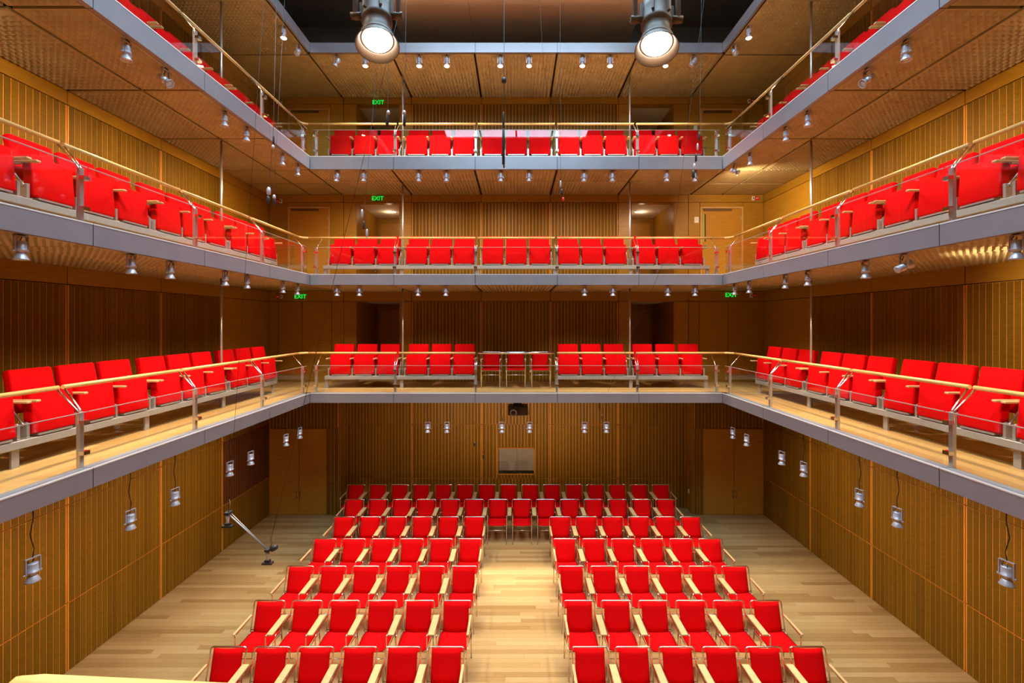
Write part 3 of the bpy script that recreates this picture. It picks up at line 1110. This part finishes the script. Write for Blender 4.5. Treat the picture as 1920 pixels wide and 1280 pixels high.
SW = 0.505
_pan = cushion(SW, 0.11, 0.475, Matrix.Translation((0, 0.0, 0.035)) @ Matrix.Rotation(math.radians(-5), 4, 'X'), 'seat_cushion', 0.022)
_bck = cushion(SW, 0.095, 0.50, Matrix.Translation((0, 0.185, 0.26)) @ Matrix.Rotation(math.radians(-11), 4, 'X'), 'backrest', 0.026, 0.03)
_pansh = MB().box(-.20, .20, -.06, .06, .012, .034).mesh('seat_shell', 'steel')
BP = 0.571           # seat pitch


def mk_bracket(x):
    m = MB()
    m.box(x - .016, x + .016, -.03, .07, 0.0, 0.17)
    m.box(x - .03, x + .03, -.045, .09, 0.0, 0.012)
    m.tube([(x, .02, .15), (x, .14, .30), (x, .15, .40)], 0.012, 8)
    for s in (-1, 1):
        m.tube([(x + s * .016, .02, .155), (x + s * .030, .02, .155)], 0.024, 10)
    m.box(x - .016, x + .016, .04, .20, .388, .405)
    return m.mesh('arm_bracket', 'steel')


def mk_seat_arm(x):
    return MB().box(x - .027, x + .027, -.15, .215, .405, .432).mesh('armrest', 'arm', bevel=.009, seg=2)


_br = {s: mk_bracket(s * BP / 2) for s in (-1, 1)}
_sa = {s: mk_seat_arm(s * BP / 2) for s in (-1, 1)}


def balcony_seat(loc, rz, sides, label, group):
    t = tag(empty('folding_seat', loc, rz), label, 'seat', group)
    c = obj('seat_cushion', _pan, t)
    obj('seat_shell', _pansh, c)
    obj('backrest', _bck, t)
    for s in sides:
        b = obj('arm_bracket', _br[s], t)
        obj('armrest', _sa[s], t)
    return t


def seat_beam(a, b, legs, label):
    """beam between two plan points (survey units) at a level, with legs"""
    a, b = Vector(a), Vector(b)
    d = (b - a)
    L = d.length * U
    rz = math.atan2(d.y, d.x)
    root = tag(empty('seat_beam', P(a.x, a.y, a.z), rz), label, 'beam', 'grey beams carrying the balcony seats')
    MB().box(0, L, -.055, .055, (BH - 7.5) * U, BH * U - .001).build('beam', 'beam', root, bevel=.006, seg=1)
    for q in legs:
        MB().box(q * U - .04, q * U + .04, -.012, .012, 0, (BH - 7.5) * U).build('leg', 'beam', root)
    return root


SX = 452.0 + 5     # middle of the folded seat cushions, side balconies
SYB = 930.0 + 5    # the same for the back balconies
GC = [200.0, 350.0, 501.0, 651.5, 804.0]
GN = ['fifth', 'fourth', 'third', 'second', 'first']
for li in range(3):
    zf = LV[li]
    for side in ('left', 'right'):
        sg = -1 if side == 'left' else 1
        # seats on the left balcony look towards +x, on the right towards -x
        rz = math.radians(90) if side == 'left' else math.radians(-90)
        for gi, gc in enumerate(GC):
            if gi == 0: continue
            for k in (-1, 0, 1):
                if gi == 1 and k == -1: continue
                loc = P(sg * SX, gc + k * BP / U, zf + BH)
                # local -x / +x neighbours: which way along y
                near = -1
                loc_near = -1 if side == 'left' else 1
                sides = [loc_near] + ([-loc_near] if k == 1 else [])
                nm = {-1: 'near', 0: 'middle', 1: 'far'}[k]
                balcony_seat(loc, rz, sides, 'red folding seat, %s %s balcony, %s seat of the %s group from the back' % (LVN[li], side, nm, GN[gi]), 'red folding seats of the %s balcony' % LVN[li])
        seat_beam((sg * SX, 110, zf), (sg * SX, 874, zf), [8, 160, 310, 460, 610, 756], 'long grey seat beam on legs along the %s %s balcony' % (LVN[li], side))
    grp = [-308, -154, 0, 154, 308] if li else [-308, -154, 154, 308]
    gnm = {-308: 'leftmost', -154: 'second', 0: 'middle', 154: 'fourth', 308: 'rightmost'}
    if li == 0: gnm = {-308: 'leftmost', -154: 'second', 154: 'third', 308: 'rightmost'}
    for gx in grp:
        for k in (-1, 0, 1):
            sides = [-1] + ([1] if k == 1 else [])
            balcony_seat(P(gx + k * BP / U, SYB, zf + BH), 0, sides, 'red folding seat, %s back balcony, %s seat of the %s group' % (LVN[li], {-1: 'left', 0: 'middle', 1: 'right'}[k], gnm[gx]), 'red folding seats of the %s balcony' % LVN[li])
    if li == 0:
        seat_beam((-387, SYB, zf), (-79, SYB, zf), [3, 155, 305], 'grey seat beam on legs, lowest back balcony, left of the loose chairs')
        seat_beam((79, SYB, zf), (387, SYB, zf), [3, 153, 305], 'grey seat beam on legs, lowest back balcony, right of the loose chairs')
    else:
        seat_beam((-390, SYB, zf), (390, SYB, zf), [3, 158, 312, 468, 622, 777], 'long grey seat beam on legs along the %s back balcony' % LVN[li])


# ------------------------------------------------------------------ small silver spotlights
def mk_spot_meshes():
    d = {}
    y = MB()
    y.box(-.062, .062, -.014, .014, -.010, -.004)
    y.box(-.062, -.056, -.014, .014, -.165, -.004)
    y.box(.056, .062, -.014, .014, -.165, -.004)
    for s in (-1, 1):
        y.tube([(s * .040, 0, -.155), (s * .078, 0, -.155)], .009, 8)
    d['yoke'] = y.mesh('yoke', 'silver')
    b = MB()
    b.lathe([(.026, -.055), (.043, -.058), (.045, -.066), (.045, -.135), (.050, -.137), (.050, -.150), (.030, -.160), (.028, -.175), (.032, -.182)], 16)
    d['lamp_body'] = b.mesh('lamp_body', 'silver')
    r = MB()
    r.lathe([(.032, -.180), (.040, -.190), (.060, -.232), (.062, -.240), (.058, -.240), (.046, -.215)], 18)
    d['reflector_bell'] = r.mesh('reflector_bell', 'silver')
    l = MB()
    l.lathe([(.001, -.222), (.052, -.224), (.052, -.230), (.001, -.234)], 16)
    d['lens'] = l.mesh('lens', 'lens_off')
    l = MB()
    l.lathe([(.001, -.222), (.056, -.228), (.050, -.246), (.030, -.256), (.001, -.260)], 16)
    d['lens_lit'] = l.mesh('lens', 'lens_lit')
    c = MB()
    c.tube([(-.018, .02, -.03), (-.020, .03, -.055), (0, .02, -.075), (.022, .03, -.05), (.02, .01, -.012)], .004, 6)
    d['power_lead'] = c.mesh('power_lead', 'cable')
    t = MB()
    t.box(-.022, .022, -.022, .022, -.006, .03)
    d['track_adapter'] = t.mesh('track_adapter', 'black')
    return d


SM = mk_spot_meshes()


def spotlight(x, y, z, label, group, lit=False, rz=0.0, tilt=(0, 0), hang=0.0, watts=0.0, aim=None, cone=75, color=WARM):
    """x, y, z in survey units at the soffit"""
    t = tag(empty('spotlight', P(x, y, z), rz), label, 'spotlight', group)
    obj('track_adapter', SM['track_adapter'], t)
    if hang:
        h = hang * U
        m = MB().tube([(0, 0, 0), (.006, 0, -h * .25), (-.02, .0, -h * .55), (.012, 0, -h * .85), (0, 0, -h - .008)], .005, 6)
        m.build('hanging_cable', 'cable', t)
        m = MB().box(-.09, .09, -.004, .004, -.012, -.006)
        m.build('track_strip', 'brown', t)
    dz = -hang * U
    obj('yoke', SM['yoke'], t, (0, 0, dz))
    rot = (math.radians(tilt[0]), math.radians(tilt[1]), 0)
    R = Euler(rot).to_matrix().to_4x4()
    piv = Vector((0, 0, -.155))
    loc = piv - (R @ piv) + Vector((0, 0, dz))
    b = obj('lamp_body', SM['lamp_body'], t, loc, rot)
    obj('reflector_bell', SM['reflector_bell'], b)
    obj('lens', SM['lens_lit'] if lit else SM['lens'], b)
    obj('power_lead', SM['power_lead'], t, (0, 0, dz))
    if watts:
        ld = bpy.data.lights.new('lamp', 'SPOT')
        ld.energy = watts
        ld.color = color
        ld.spot_size = math.radians(cone)
        ld.spot_blend = 0.9
        ld.shadow_soft_size = 0.055
        lo = obj('lamp', ld)
        src = P(x, y, z) + Vector((0, 0, dz - .30))
        lo.location = src
        tgt = P(*aim) if aim else src - Vector((0, 0, 1))
        lo.rotation_euler = (tgt - src).to_track_quat('-Z', 'Y').to_euler()
    return t


SPX, SPY = HX + 11, YB + 11


def by(dx):
    return SPX * 865.0 / abs(dx)


def bx_(px):
    return (px - 968) * SPY / 865.0


LT = {0: 'roof edge', 1: 'top balcony', 2: 'middle balcony', 3: 'lowest balcony'}
# roof edge
G0 = 'silver spotlights along the roof edge'
for i, px in enumerate((632, 685, 786, 838, 938, 992, 1092, 1144, 1248, 1300)):
    lit = i not in (0, 9)
    X = bx_(px)
    aim = (X * 0.7, 640 + 60 * (i % 3), -FLOOR)
    cn, wt = 98, SPOT_ROOF
    if px in (938, 992): aim, cn, wt = (4, 828, -FLOOR), 16, 2300.0
    spotlight(X, SPY, ROOF - 1, 'silver spotlight on the roof edge at the back, %s from the left%s' % (ORD[i], ', lit' if lit else ''), G0, lit, tilt=(0 if lit else 8, 0 if lit else 35), watts=wt if lit else 0, aim=aim, cone=cn, color=(1.0, 0.9, 0.74))
for sg, side in ((-1, 'left'), (1, 'right')):
    for i, dx in enumerate((436, 409)):
        spotlight(sg * SPX, by(dx), ROOF - 1, '%s silver spotlight on the %s roof edge%s' % ('nearer' if i == 0 else 'unlit farther', side, ', lit' if i == 0 else ''), G0, i == 0, rz=math.radians(90), tilt=(0, 0 if i == 0 else 40), watts=SPOT_ROOF if i == 0 else 0, aim=(sg * 120, 700, -FLOOR), cone=70)
    for i, yy in enumerate((220, 380, 540, 660)):  # extra lamps added out of view to light the hall
        spotlight(sg * SPX, yy, ROOF - 1, 'silver spotlight on the %s roof edge, added unseen above the picture, %s from the viewer' % (side, ORD[i]), G0, True, rz=math.radians(90), watts=SPOT_ROOF, aim=(sg * 100, yy + 120, -FLOOR), cone=75, color=(1.0, 0.88, 0.70))
# top balcony
G1 = 'silver spotlights under the top balcony'
for i, px in enumerate((632, 682, 785, 837, 939, 992, 1095, 1148, 1250, 1303)):
    spotlight(bx_(px), SPY, SOF[2] - 1, 'silver spotlight under the top back balcony, %s from the left' % ORD[i], G1, tilt=(0, 10 if i == 0 else 0), watts=SPOT_TOP if i % 2 == 0 else 0, aim=(bx_(px), 980, LV[1]), cone=130)
for sg, side in ((-1, 'left'), (1, 'right')):
    for i, dx in enumerate((731, 658, 547, 506, 439, 410)):
        tl = (0, 0)
        if i == 1: tl = (sg * 55, 0) if sg < 0 else (55, 0)
        if i == 5 and sg > 0: tl = (-70, 0)
        w = SPOT_TOP * 1.3 if i in (0, 2, 4) else 0
        aim = (sg * 500, by(dx) + 20, LV[1] + 60)
        if sg > 0 and i == 5: w, aim = SPOT_TOP * 1.3, (560, 1000, LV[1] + 110)
        spotlight(sg * SPX, by(dx), SOF[2] - 1, 'silver spotlight under the top %s balcony, %s from the viewer' % (side, ORD[i]), G1, rz=math.radians(90), tilt=tl, watts=w, aim=aim, cone=130)
    spotlight(sg * SPX, 300, SOF[2] - 1, 'silver spotlight under the top %s balcony, added out of view near the viewer' % side, G1, rz=math.radians(90), watts=SPOT_TOP * 1.6, aim=(sg * WX, 400, LV[1] + 110), cone=90)  # unseen lamp added to brighten the near side wall
# middle balcony
G2 = 'silver spotlights under the middle balcony'
for i, px in enumerate((632, 674, 784, 836, 1096, 1149, 1252, 1303)):
    spotlight(bx_(px), SPY, SOF[1] - 1, 'silver spotlight under the middle back balcony, %s from the left' % ORD[i], G2, watts=SPOT_MID * 1.5 if i % 2 == 0 else 0, aim=(bx_(px), 915, LV[0]), cone=115)
for sg, side, dxs in ((-1, 'left', (929, 722, 649, 546, 505, 438, 411)), (1, 'right', (939, 727, 655, 547, 505, 437, 410))):
    for i, dx in enumerate(dxs):
        tl = (0, 0)
        if sg > 0 and i == 1: tl = (-115, 0)
        w = SPOT_MID * 1.7 if i in (0, 1, 2, 3, 4, 6) else 0
        aim = (sg * 418, by(dx) + 5, LV[0])
        if sg > 0 and i == 1: w, aim = 150.0, (WX, 400, LV[0] + 105)
        spotlight(sg * SPX, by(dx), SOF[1] - 1, 'silver spotlight under the middle %s balcony, %s from the viewer' % (side, ORD[i]), G2, rz=math.radians(90), tilt=tl, watts=w, aim=aim, cone=124)
# hanging below the lowest balcony
G3 = 'silver spotlights hanging below the lowest balcony'
for i, px in enumerate((802, 838, 941, 993, 1096, 1137)):
    spotlight(bx_(px), SPY, SOF[0] - 1, 'silver spotlight hanging on a cable below the lowest back balcony, %s from the left' % ORD[i], G3, hang=38, watts=SPOT_LOW * .8 if i in (0, 2, 3, 5) else 0, aim=(bx_(px) * 1.25, 1082, -235), cone=110)
for sg, side, dxs in ((-1, 'left', (907, 724, 640, 537, 498, 432, 406)), (1, 'right', (920, 715, 644, 539, 498, 432, 406))):
    for i, dx in enumerate(dxs):
        spotlight(sg * SPX, by(dx), SOF[0] - 1, 'silver spotlight hanging on a cable below the lowest %s balcony, %s from the viewer' % (side, ORD[i]), G3, rz=math.radians(90 + sg * 12), hang=42, watts=SPOT_LOW if i in (0, 1, 3, 5) else 0, aim=(sg * 540, by(dx), -330), cone=130)


# ------------------------------------------------------------------ two large hanging lamps
def big_lamp(x, y, z, yaw, label):
    t = tag(empty('stage_lamp', P(x, y, z)), label, 'lamp', 'large hanging stage lamps')
    ax = Euler((math.radians(-16), math.radians(yaw), 0)).to_matrix().to_4x4()   # lamp axis, mostly straight down, tipped to the viewer
    # body axis is -z; origin at the yoke pivot
    m = MB()
    m.lathe([(.050, .16), (.085, .15), (.092, .06), (.092, -.02), (.098, -.03), (.098, -.06), (.088, -.07), (.088, -.16), (.104, -.17), (.104, -.20), (.092, -.20), (.092, -.19)], 28, ax)
    b = m.build('lamp_housing', 'brown', t)
    for k in range(6):
        a = k * math.pi / 3
        q = MB().box(.086, .112, -.008, .008, -.02, .12, ax @ Matrix.Rotation(a, 4, 'Z'))
        q.build('cooling_fin', 'brown', b)
    m = MB()
    m.lathe([(.104, -.19), (.135, -.245), (.137, -.25), (.133, -.25), (.100, -.19)], 32, ax, cap=False)
    m.build('lamp_collar', 'brown', t)
    m = MB()
    m.lathe([(.001, -.195), (.090, -.200), (.086, -.212), (.001, -.222)], 28, ax)
    m.build('lens', 'lens_big', t)
    for s in (-1, 1):
        m = MB().box(s * .140 - .012, s * .140 + .012, -.018, .018, -.02, .62)
        m.build('yoke_arm', 'brown', t)
        m = MB().tube([(s * .09, 0, 0), (s * .168, 0, 0)], .022, 12)
        m.build('clamp_knob', 'brown', t)
    m = MB().tube([(.07, .03, .18), (.03, .06, .30), (-.10, .04, .34), (-.11, .02, .55), (-.02, 0, .62)], .006, 6)
    m.build('power_lead', 'cable', t)
    MB().box(-.152, .152, -.018, .018, .60, .625).build('yoke_bridge', 'brown', t)
    ld = bpy.data.lights.new('stage_lamp_light', 'SPOT')
    ld.energy = BIG_SPOT
    ld.color = (1, .9, .74)
    ld.spot_size = math.radians(100)
    ld.spot_blend = 0.8
    ld.shadow_soft_size = 0.09
    lo = obj('stage_lamp_light', ld)
    lo.location = P(x, y, z) + (ax @ Vector((0, 0, -.29)))
    lo.rotation_euler = ax.to_euler()
    return t


big_lamp(-75.5, 250, 166, -6, 'large glaring stage lamp on a yoke, left of the two at the top')
big_lamp(76.0, 250, 164, 5, 'large stage lamp in a bronze collar, right of the two at the top')
pp = tag(empty('lighting_pipe', P(0, 250, 222)), 'black pipe carrying the two large stage lamps above the picture', 'pipe')
MB().tube([(-HX * U, 0, 0), (HX * U, 0, 0)], .025, 12).build('pipe', 'black', pp)
for s in (-1, 1):
    MB().tube([(s * 300 * U, 0, 0), (s * 300 * U, 0, (VZ - 222) * U)], .006, 6).build('suspension_cable', 'cable', pp)

# ------------------------------------------------------------------ signs and fittings on the back wall
fc = {}


def text_mesh(s, size):
    c = bpy.data.curves.new('lettering', 'FONT')
    c.body = s
    c.size = size
    c.extrude = 0.004
    c.align_x = 'CENTER'
    c.align_y = 'CENTER'
    c.offset = 0.002
    o = bpy.data.objects.new('tmp', c)
    COL.objects.link(o)
    dg = bpy.context.evaluated_depsgraph_get()
    me = bpy.data.meshes.new_from_object(o.evaluated_get(dg))
    me.name = 'lettering'
    bpy.data.objects.remove(o)
    return me


tm = text_mesh('EXIT', 0.155)
tm.materials.clear()
tm.materials.append(M['exit'])
for (px, py, nm) in ((709, 192, 'above the top left alcove'), (708, 372, 'above the middle left alcove'), (563, 556, 'over the lowest balcony, left corner'), (1371, 553, 'over the lowest balcony, right corner')):
    k = (WYB - 4) / 865.0
    root = tag(empty('exit_sign', P((px - 968) * k, WYB - 4, (604 - py) * k)), 'green lit EXIT sign ' + nm, 'exit sign', 'green exit signs')
    MB().box(-.125, .125, .004, .009, -.075, .075).build('clear_plate', 'clearplate', root)
    obj('lettering', tm, root, (0, -.002, 0), (math.radians(90), 0, 0))
    MB().box(-.03, .03, .009, .017, .04, .075).build('mounting_block', 'steel', root)
for (pw, pr_, py, nm) in ((527, 519, 377, 'in the left corner above the middle balcony'), (1412, 1421, 372, 'in the right corner above the middle balcony'),
                          (528, 518, 556, 'in the left corner above the lowest balcony'), (1408, 1417, 554, 'in the right corner above the lowest balcony'),
                          (527, 518, 195, 'in the left corner above the top balcony'), (1404, 1412, 190, 'in the right corner above the top balcony')):
    k = (WYB - 3) / 865.0
    sg = 1 if pr_ > pw else -1
    root = tag(empty('fire_alarm', P((pw - 968) * k, WYB - 3, (604 - py) * k)), 'red fire alarm with white strobe ' + nm, 'fire alarm', 'fire alarms on the back wall')
    st = MB().box(-.035, .035, -.03, .004, -.055, .055).build('strobe_housing', 'white', root, bevel=.006, seg=1)
    MB().box(-.012, .012, -.034, -.03, -.028, .028).build('strobe_lens', 'black', st)
    hb = MB().box(sg * .045, sg * .145, -.03, .004, -.04, .04).build('sounder', 'firered', root, bevel=.006, seg=1)
    MB().box(sg * .06, sg * .13, -.033, -.03, -.008, .008).build('lettering_bar', 'white', hb)
for (px, py, w, h, mat, nm, cat, depth) in (
        (1306, 412, .115, .16, 'white', 'white paper notice beside the middle right door', 'notice', .004),
        (1304, 240, .09, .13, 'white', 'white control plate beside the top right door', 'switch plate', .012)):
    k = (WYB - 3) / 865.0
    root = tag(empty('wall_plate', P((px - 968) * k, WYB - 2.9, (604 - py) * k)), nm, cat)
    MB().box(-w / 2, w / 2, -depth, .001, -h / 2, h / 2).build('plate', mat, root)
    MB().box(-w * .3, w * .3, -depth - .003, -depth, -h * .08, h * .3).build('inset', 'cream', root)
# little boxes on the ground-floor back wall
for (px, py, nm) in ((890, 833, 'upper small black microphone hanging before the back wall, left of the window'), (906, 856, 'lower small black microphone hanging before the back wall, left of the window'), (1129, 782, 'small black microphone hanging below the lowest balcony, right of centre')):
    k = 990 / 865.0
    p = P((px - 968) * k, 990, (604 - py) * k)
    root = tag(empty('small_microphone', p), nm, 'microphone', 'small hanging microphones')
    MB().lathe([(.012, -.05), (.018, -.045), (.02, .02), (.014, .05), (.006, .06)], 10).build('capsule', 'black', root)
    top = Z(SOF[0]) - p.z
    MB().tube([(0, 0, .05), (0, 0, top)], .002, 5).build('thin_cable', 'cable', root)
    MB().lathe([(.014, .048), (.014, .06)], 10).build('collar', 'steel', root)
sw = tag(empty('light_switch', P(396, 1061, -388)), 'small white switch on the right return of the back wall recess', 'switch')
MB().box(-.006, .012, -.035, .035, -.05, .05).build('plate', 'white', sw)
MB().box(-.012, -.006, -.012, .012, -.02, .02).build('rocker', 'cream', sw)

# projector below the lowest balcony
k = 925 / 865.0
pj = tag(empty('projector', P((971 - 968) * k, 925, (604 - 767) * k)), 'black projector with round lens under the lowest back balcony', 'projector')
MB().box(-.235, .235, -.20, .20, -.115, .10).build('housing', 'black', pj, bevel=.02, seg=2)
MB().lathe([(.085, 0), (.085, .04), (.07, .05), (.066, .03)], 24, Matrix.Translation((-.105, -.20, -.045)) @ Matrix.Rotation(math.radians(90), 4, 'X')).build('lens_ring', 'silver', pj)
MB().lathe([(.064, .02), (.05, .034), (.02, .042), (.001, .044)], 20, Matrix.Translation((-.105, -.20, -.045)) @ Matrix.Rotation(math.radians(90), 4, 'X')).build('lens', 'black', pj)
for i in range(6):
    MB().box(.05, .20, -.204, -.199, -.08 + i * .022, -.072 + i * .022).build('vent_slat', 'brown', pj)
MB().box(-.10, .10, -.06, .06, .10, Z(SOF[0]) - pj.location.z).build('ceiling_mount', 'black', pj)


# ------------------------------------------------------------------ hanging microphones and cables
def hang_line(pts, r, name, label, cat, extra=None, group=None, mat='cable'):
    """pts: list of (px, py, depth) read along the cable"""
    w = [P((a - 968) * d / 865.0, d, (604 - b) * d / 865.0) for a, b, d in pts]
    root = tag(empty(name, w[-1]), label, cat, group)
    o = Vector(w[-1])
    MB().tube([p - o for p in w], r, 6).build('cable', mat, root)
    for e in (extra or []):
        a, b, d, L, rad, m = e
        q = P((a - 968) * d / 865.0, d, (604 - b) * d / 865.0) - o
        MB().lathe([(rad * .6, -L / 2), (rad, -L / 2 + .01), (rad, L * .2), (rad * .7, L / 2 - .01), (rad * .4, L / 2)], 10, Matrix.Translation(q)).build('microphone_body' if m == 'black' else 'connector', m, root)
    return root


GM = 'microphones and cables hanging in the well'
hang_line([(945, -60, 480), (945, 150, 480), (945, 205, 480), (944, 308, 480)], .003, 'hanging_microphone', 'black microphone on a cable hanging in the middle of the well', 'microphone',
          [(945, 150, 480, .07, .03, 'black'), (944, 225, 480, .20, .014, 'black'), (944, 275, 480, .45, .018, 'black'), (945, 310, 480, .06, .012, 'brown')], GM)
hang_line([(1050, -60, 600), (1051, 335, 600), (1056, 372, 600)], .002, 'hanging_microphone', 'small microphone with silver connectors hanging right of the middle', 'microphone',
          [(1051, 345, 600, .11, .016, 'silver'), (1053, 360, 600, .10, .02, 'black'), (1056, 373, 600, .06, .02, 'firered')], GM)
hang_line([(722, -60, 560), (683, 395, 560), (688, 440, 560)], .002, 'hanging_microphone', 'string of silver connectors before the left alcove of the middle balcony', 'microphone',
          [(679, 400, 560, .12, .018, 'silver'), (682, 422, 560, .12, .016, 'black'), (688, 437, 560, .12, .018, 'silver')], GM)
hang_line([(1316, -60, 560), (1312, 245, 560), (1304, 300, 560), (1300, 330, 560)], .002, 'hanging_microphone', 'black and silver beaded microphone cable over the right end of the top back balcony', 'microphone',
          [(1311, 255, 560, .12, .016, 'black'), (1308, 275, 560, .10, .014, 'silver'), (1305, 295, 560, .12, .016, 'black'), (1302, 312, 560, .09, .018, 'silver'), (1300, 326, 560, .12, .022, 'black')], GM)
hang_line([(728, -60, 420), (727, 205, 420), (723, 232, 420)], .002, 'hanging_microphone', 'slim black microphone hanging before the top left alcove, left one', 'microphone',
          [(728, 211, 420, .05, .018, 'silver'), (726, 225, 420, .14, .016, 'black')], GM)
hang_line([(762, -60, 420), (759, 205, 420), (758, 232, 420)], .002, 'hanging_microphone', 'slim black microphone hanging before the top left alcove, right one', 'microphone',
          [(758, 211, 420, .05, .018, 'silver'), (758, 225, 420, .14, .016, 'black')], GM)
hang_line([(520, -60, 500), (512, 262, 500), (508, 300, 500), (506, 352, 500), (504, 372, 500)], .003, 'hanging_microphone', 'black cable with silver clamps hanging off the left balconies', 'microphone',
          [(513, 262, 500, .12, .012, 'black'), (512, 275, 500, .05, .018, 'silver'), (504, 358, 500, .10, .026, 'silver'), (503, 374, 500, .10, .022, 'black')], GM)
hang_line([(537, -60, 520), (513, 370, 520), (514, 380, 520)], .002, 'hanging_microphone', 'short black microphone hanging in the left corner by the middle balcony', 'microphone',
          [(514, 369, 520, .06, .02, 'silver'), (514, 377, 520, .10, .018, 'black')], GM)
hang_line([(1010, -60, 700), (1016, 80, 700), (1034, 240, 700)], .0018, 'hanging_cable', 'thin bare cable crossing the plywood reflector', 'cable', None, GM)
hang_line([(1328, -60, 500), (1262, 450, 640), (1140, 735, 760)], .0022, 'hanging_cable', 'thin slanting cable across the right half of the back balconies', 'cable', None, GM)
hang_line([(700, -60, 500), (757, 105, 480), (722, 235, 480), (639, 535, 480), (583, 733, 480), (513, 998, 480)], .003, 'hanging_cable', 'long slanting black cable running down to the microphone bar', 'cable',
          [(762, 60, 480, .30, .014, 'black')], GM) if False else None

DB = 480.0


def mic_bar():
    def q(px, py, d=DB):
        return P((px - 968) * d / 865.0, d, (604 - py) * d / 865.0)
    a, b = q(427, 962, DB), q(502, 1031, DB)
    root = tag(empty('microphone_bar', b), 'silver microphone bar with two black mounts hanging left of the chairs', 'microphone bar')
    o = Vector(b)
    m = MB()
    m.tube([a - o, b - o], .0085, 10)
    m.tube([a - o + Vector((0, .03, .012)), b - o + Vector((0, .02, -.014))], .006, 8)
    m.build('bar', 'fascia', root)
    for e, (px, py) in ((a, (427, 962)), (b, (502, 1031))):
        c = e - o
        cl = MB().box(c.x - .032, c.x + .032, c.y - .03, c.y + .05, c.z - .015, c.z + .02).build('clamp', 'black', root, bevel=.006, seg=1)
        MB().lathe([(.020, 0), (.024, -.03), (.018, -.06), (.014, -.11), (.014, -.13)], 12, Matrix.Translation(c + Vector((0, 0, -.02)))).build('swivel', 'silver', cl)
        mb2 = MB()
        mb2.box(c.x - .062, c.x + .062, c.y - .03, c.y + .03, c.z - .172, c.z - .15)
        mb2.box(c.x - .03, c.x + .03, c.y - .02, c.y + .02, c.z - .15, c.z - .12)
        mb2.build('microphone_mount', 'black', root)
    c = Vector((.085, 0, .03))
    MB().lathe([(.010, -.045), (.034, -.04), (.036, .0), (.030, .03), (.012, .04)], 14, Matrix.Translation(c) @ Matrix.Rotation(math.radians(60), 4, 'Y')).build('microphone_body', 'black', root)
    for (c, h) in ((a - o, .17), (b - o + Vector((.02, 0, 0)), .17)):
        m = MB().tube([c, c + Vector((.03, 0, h * .5)), c + Vector((.015, .01, h))], .006, 6)
        m.build('cable_loop', 'brown', root)
    # suspension lines
    top = P(-40, DB, VZ) - o
    MB().tube([b - o + Vector((.03, 0, .1)), top], .003, 6).build('suspension_cable', 'cable', root)
    MB().tube([a - o + Vector((.015, 0, .1)), P(-240, DB, VZ) - o], .0022, 6).build('suspension_cable', 'cable', root)
    return root


mic_bar()
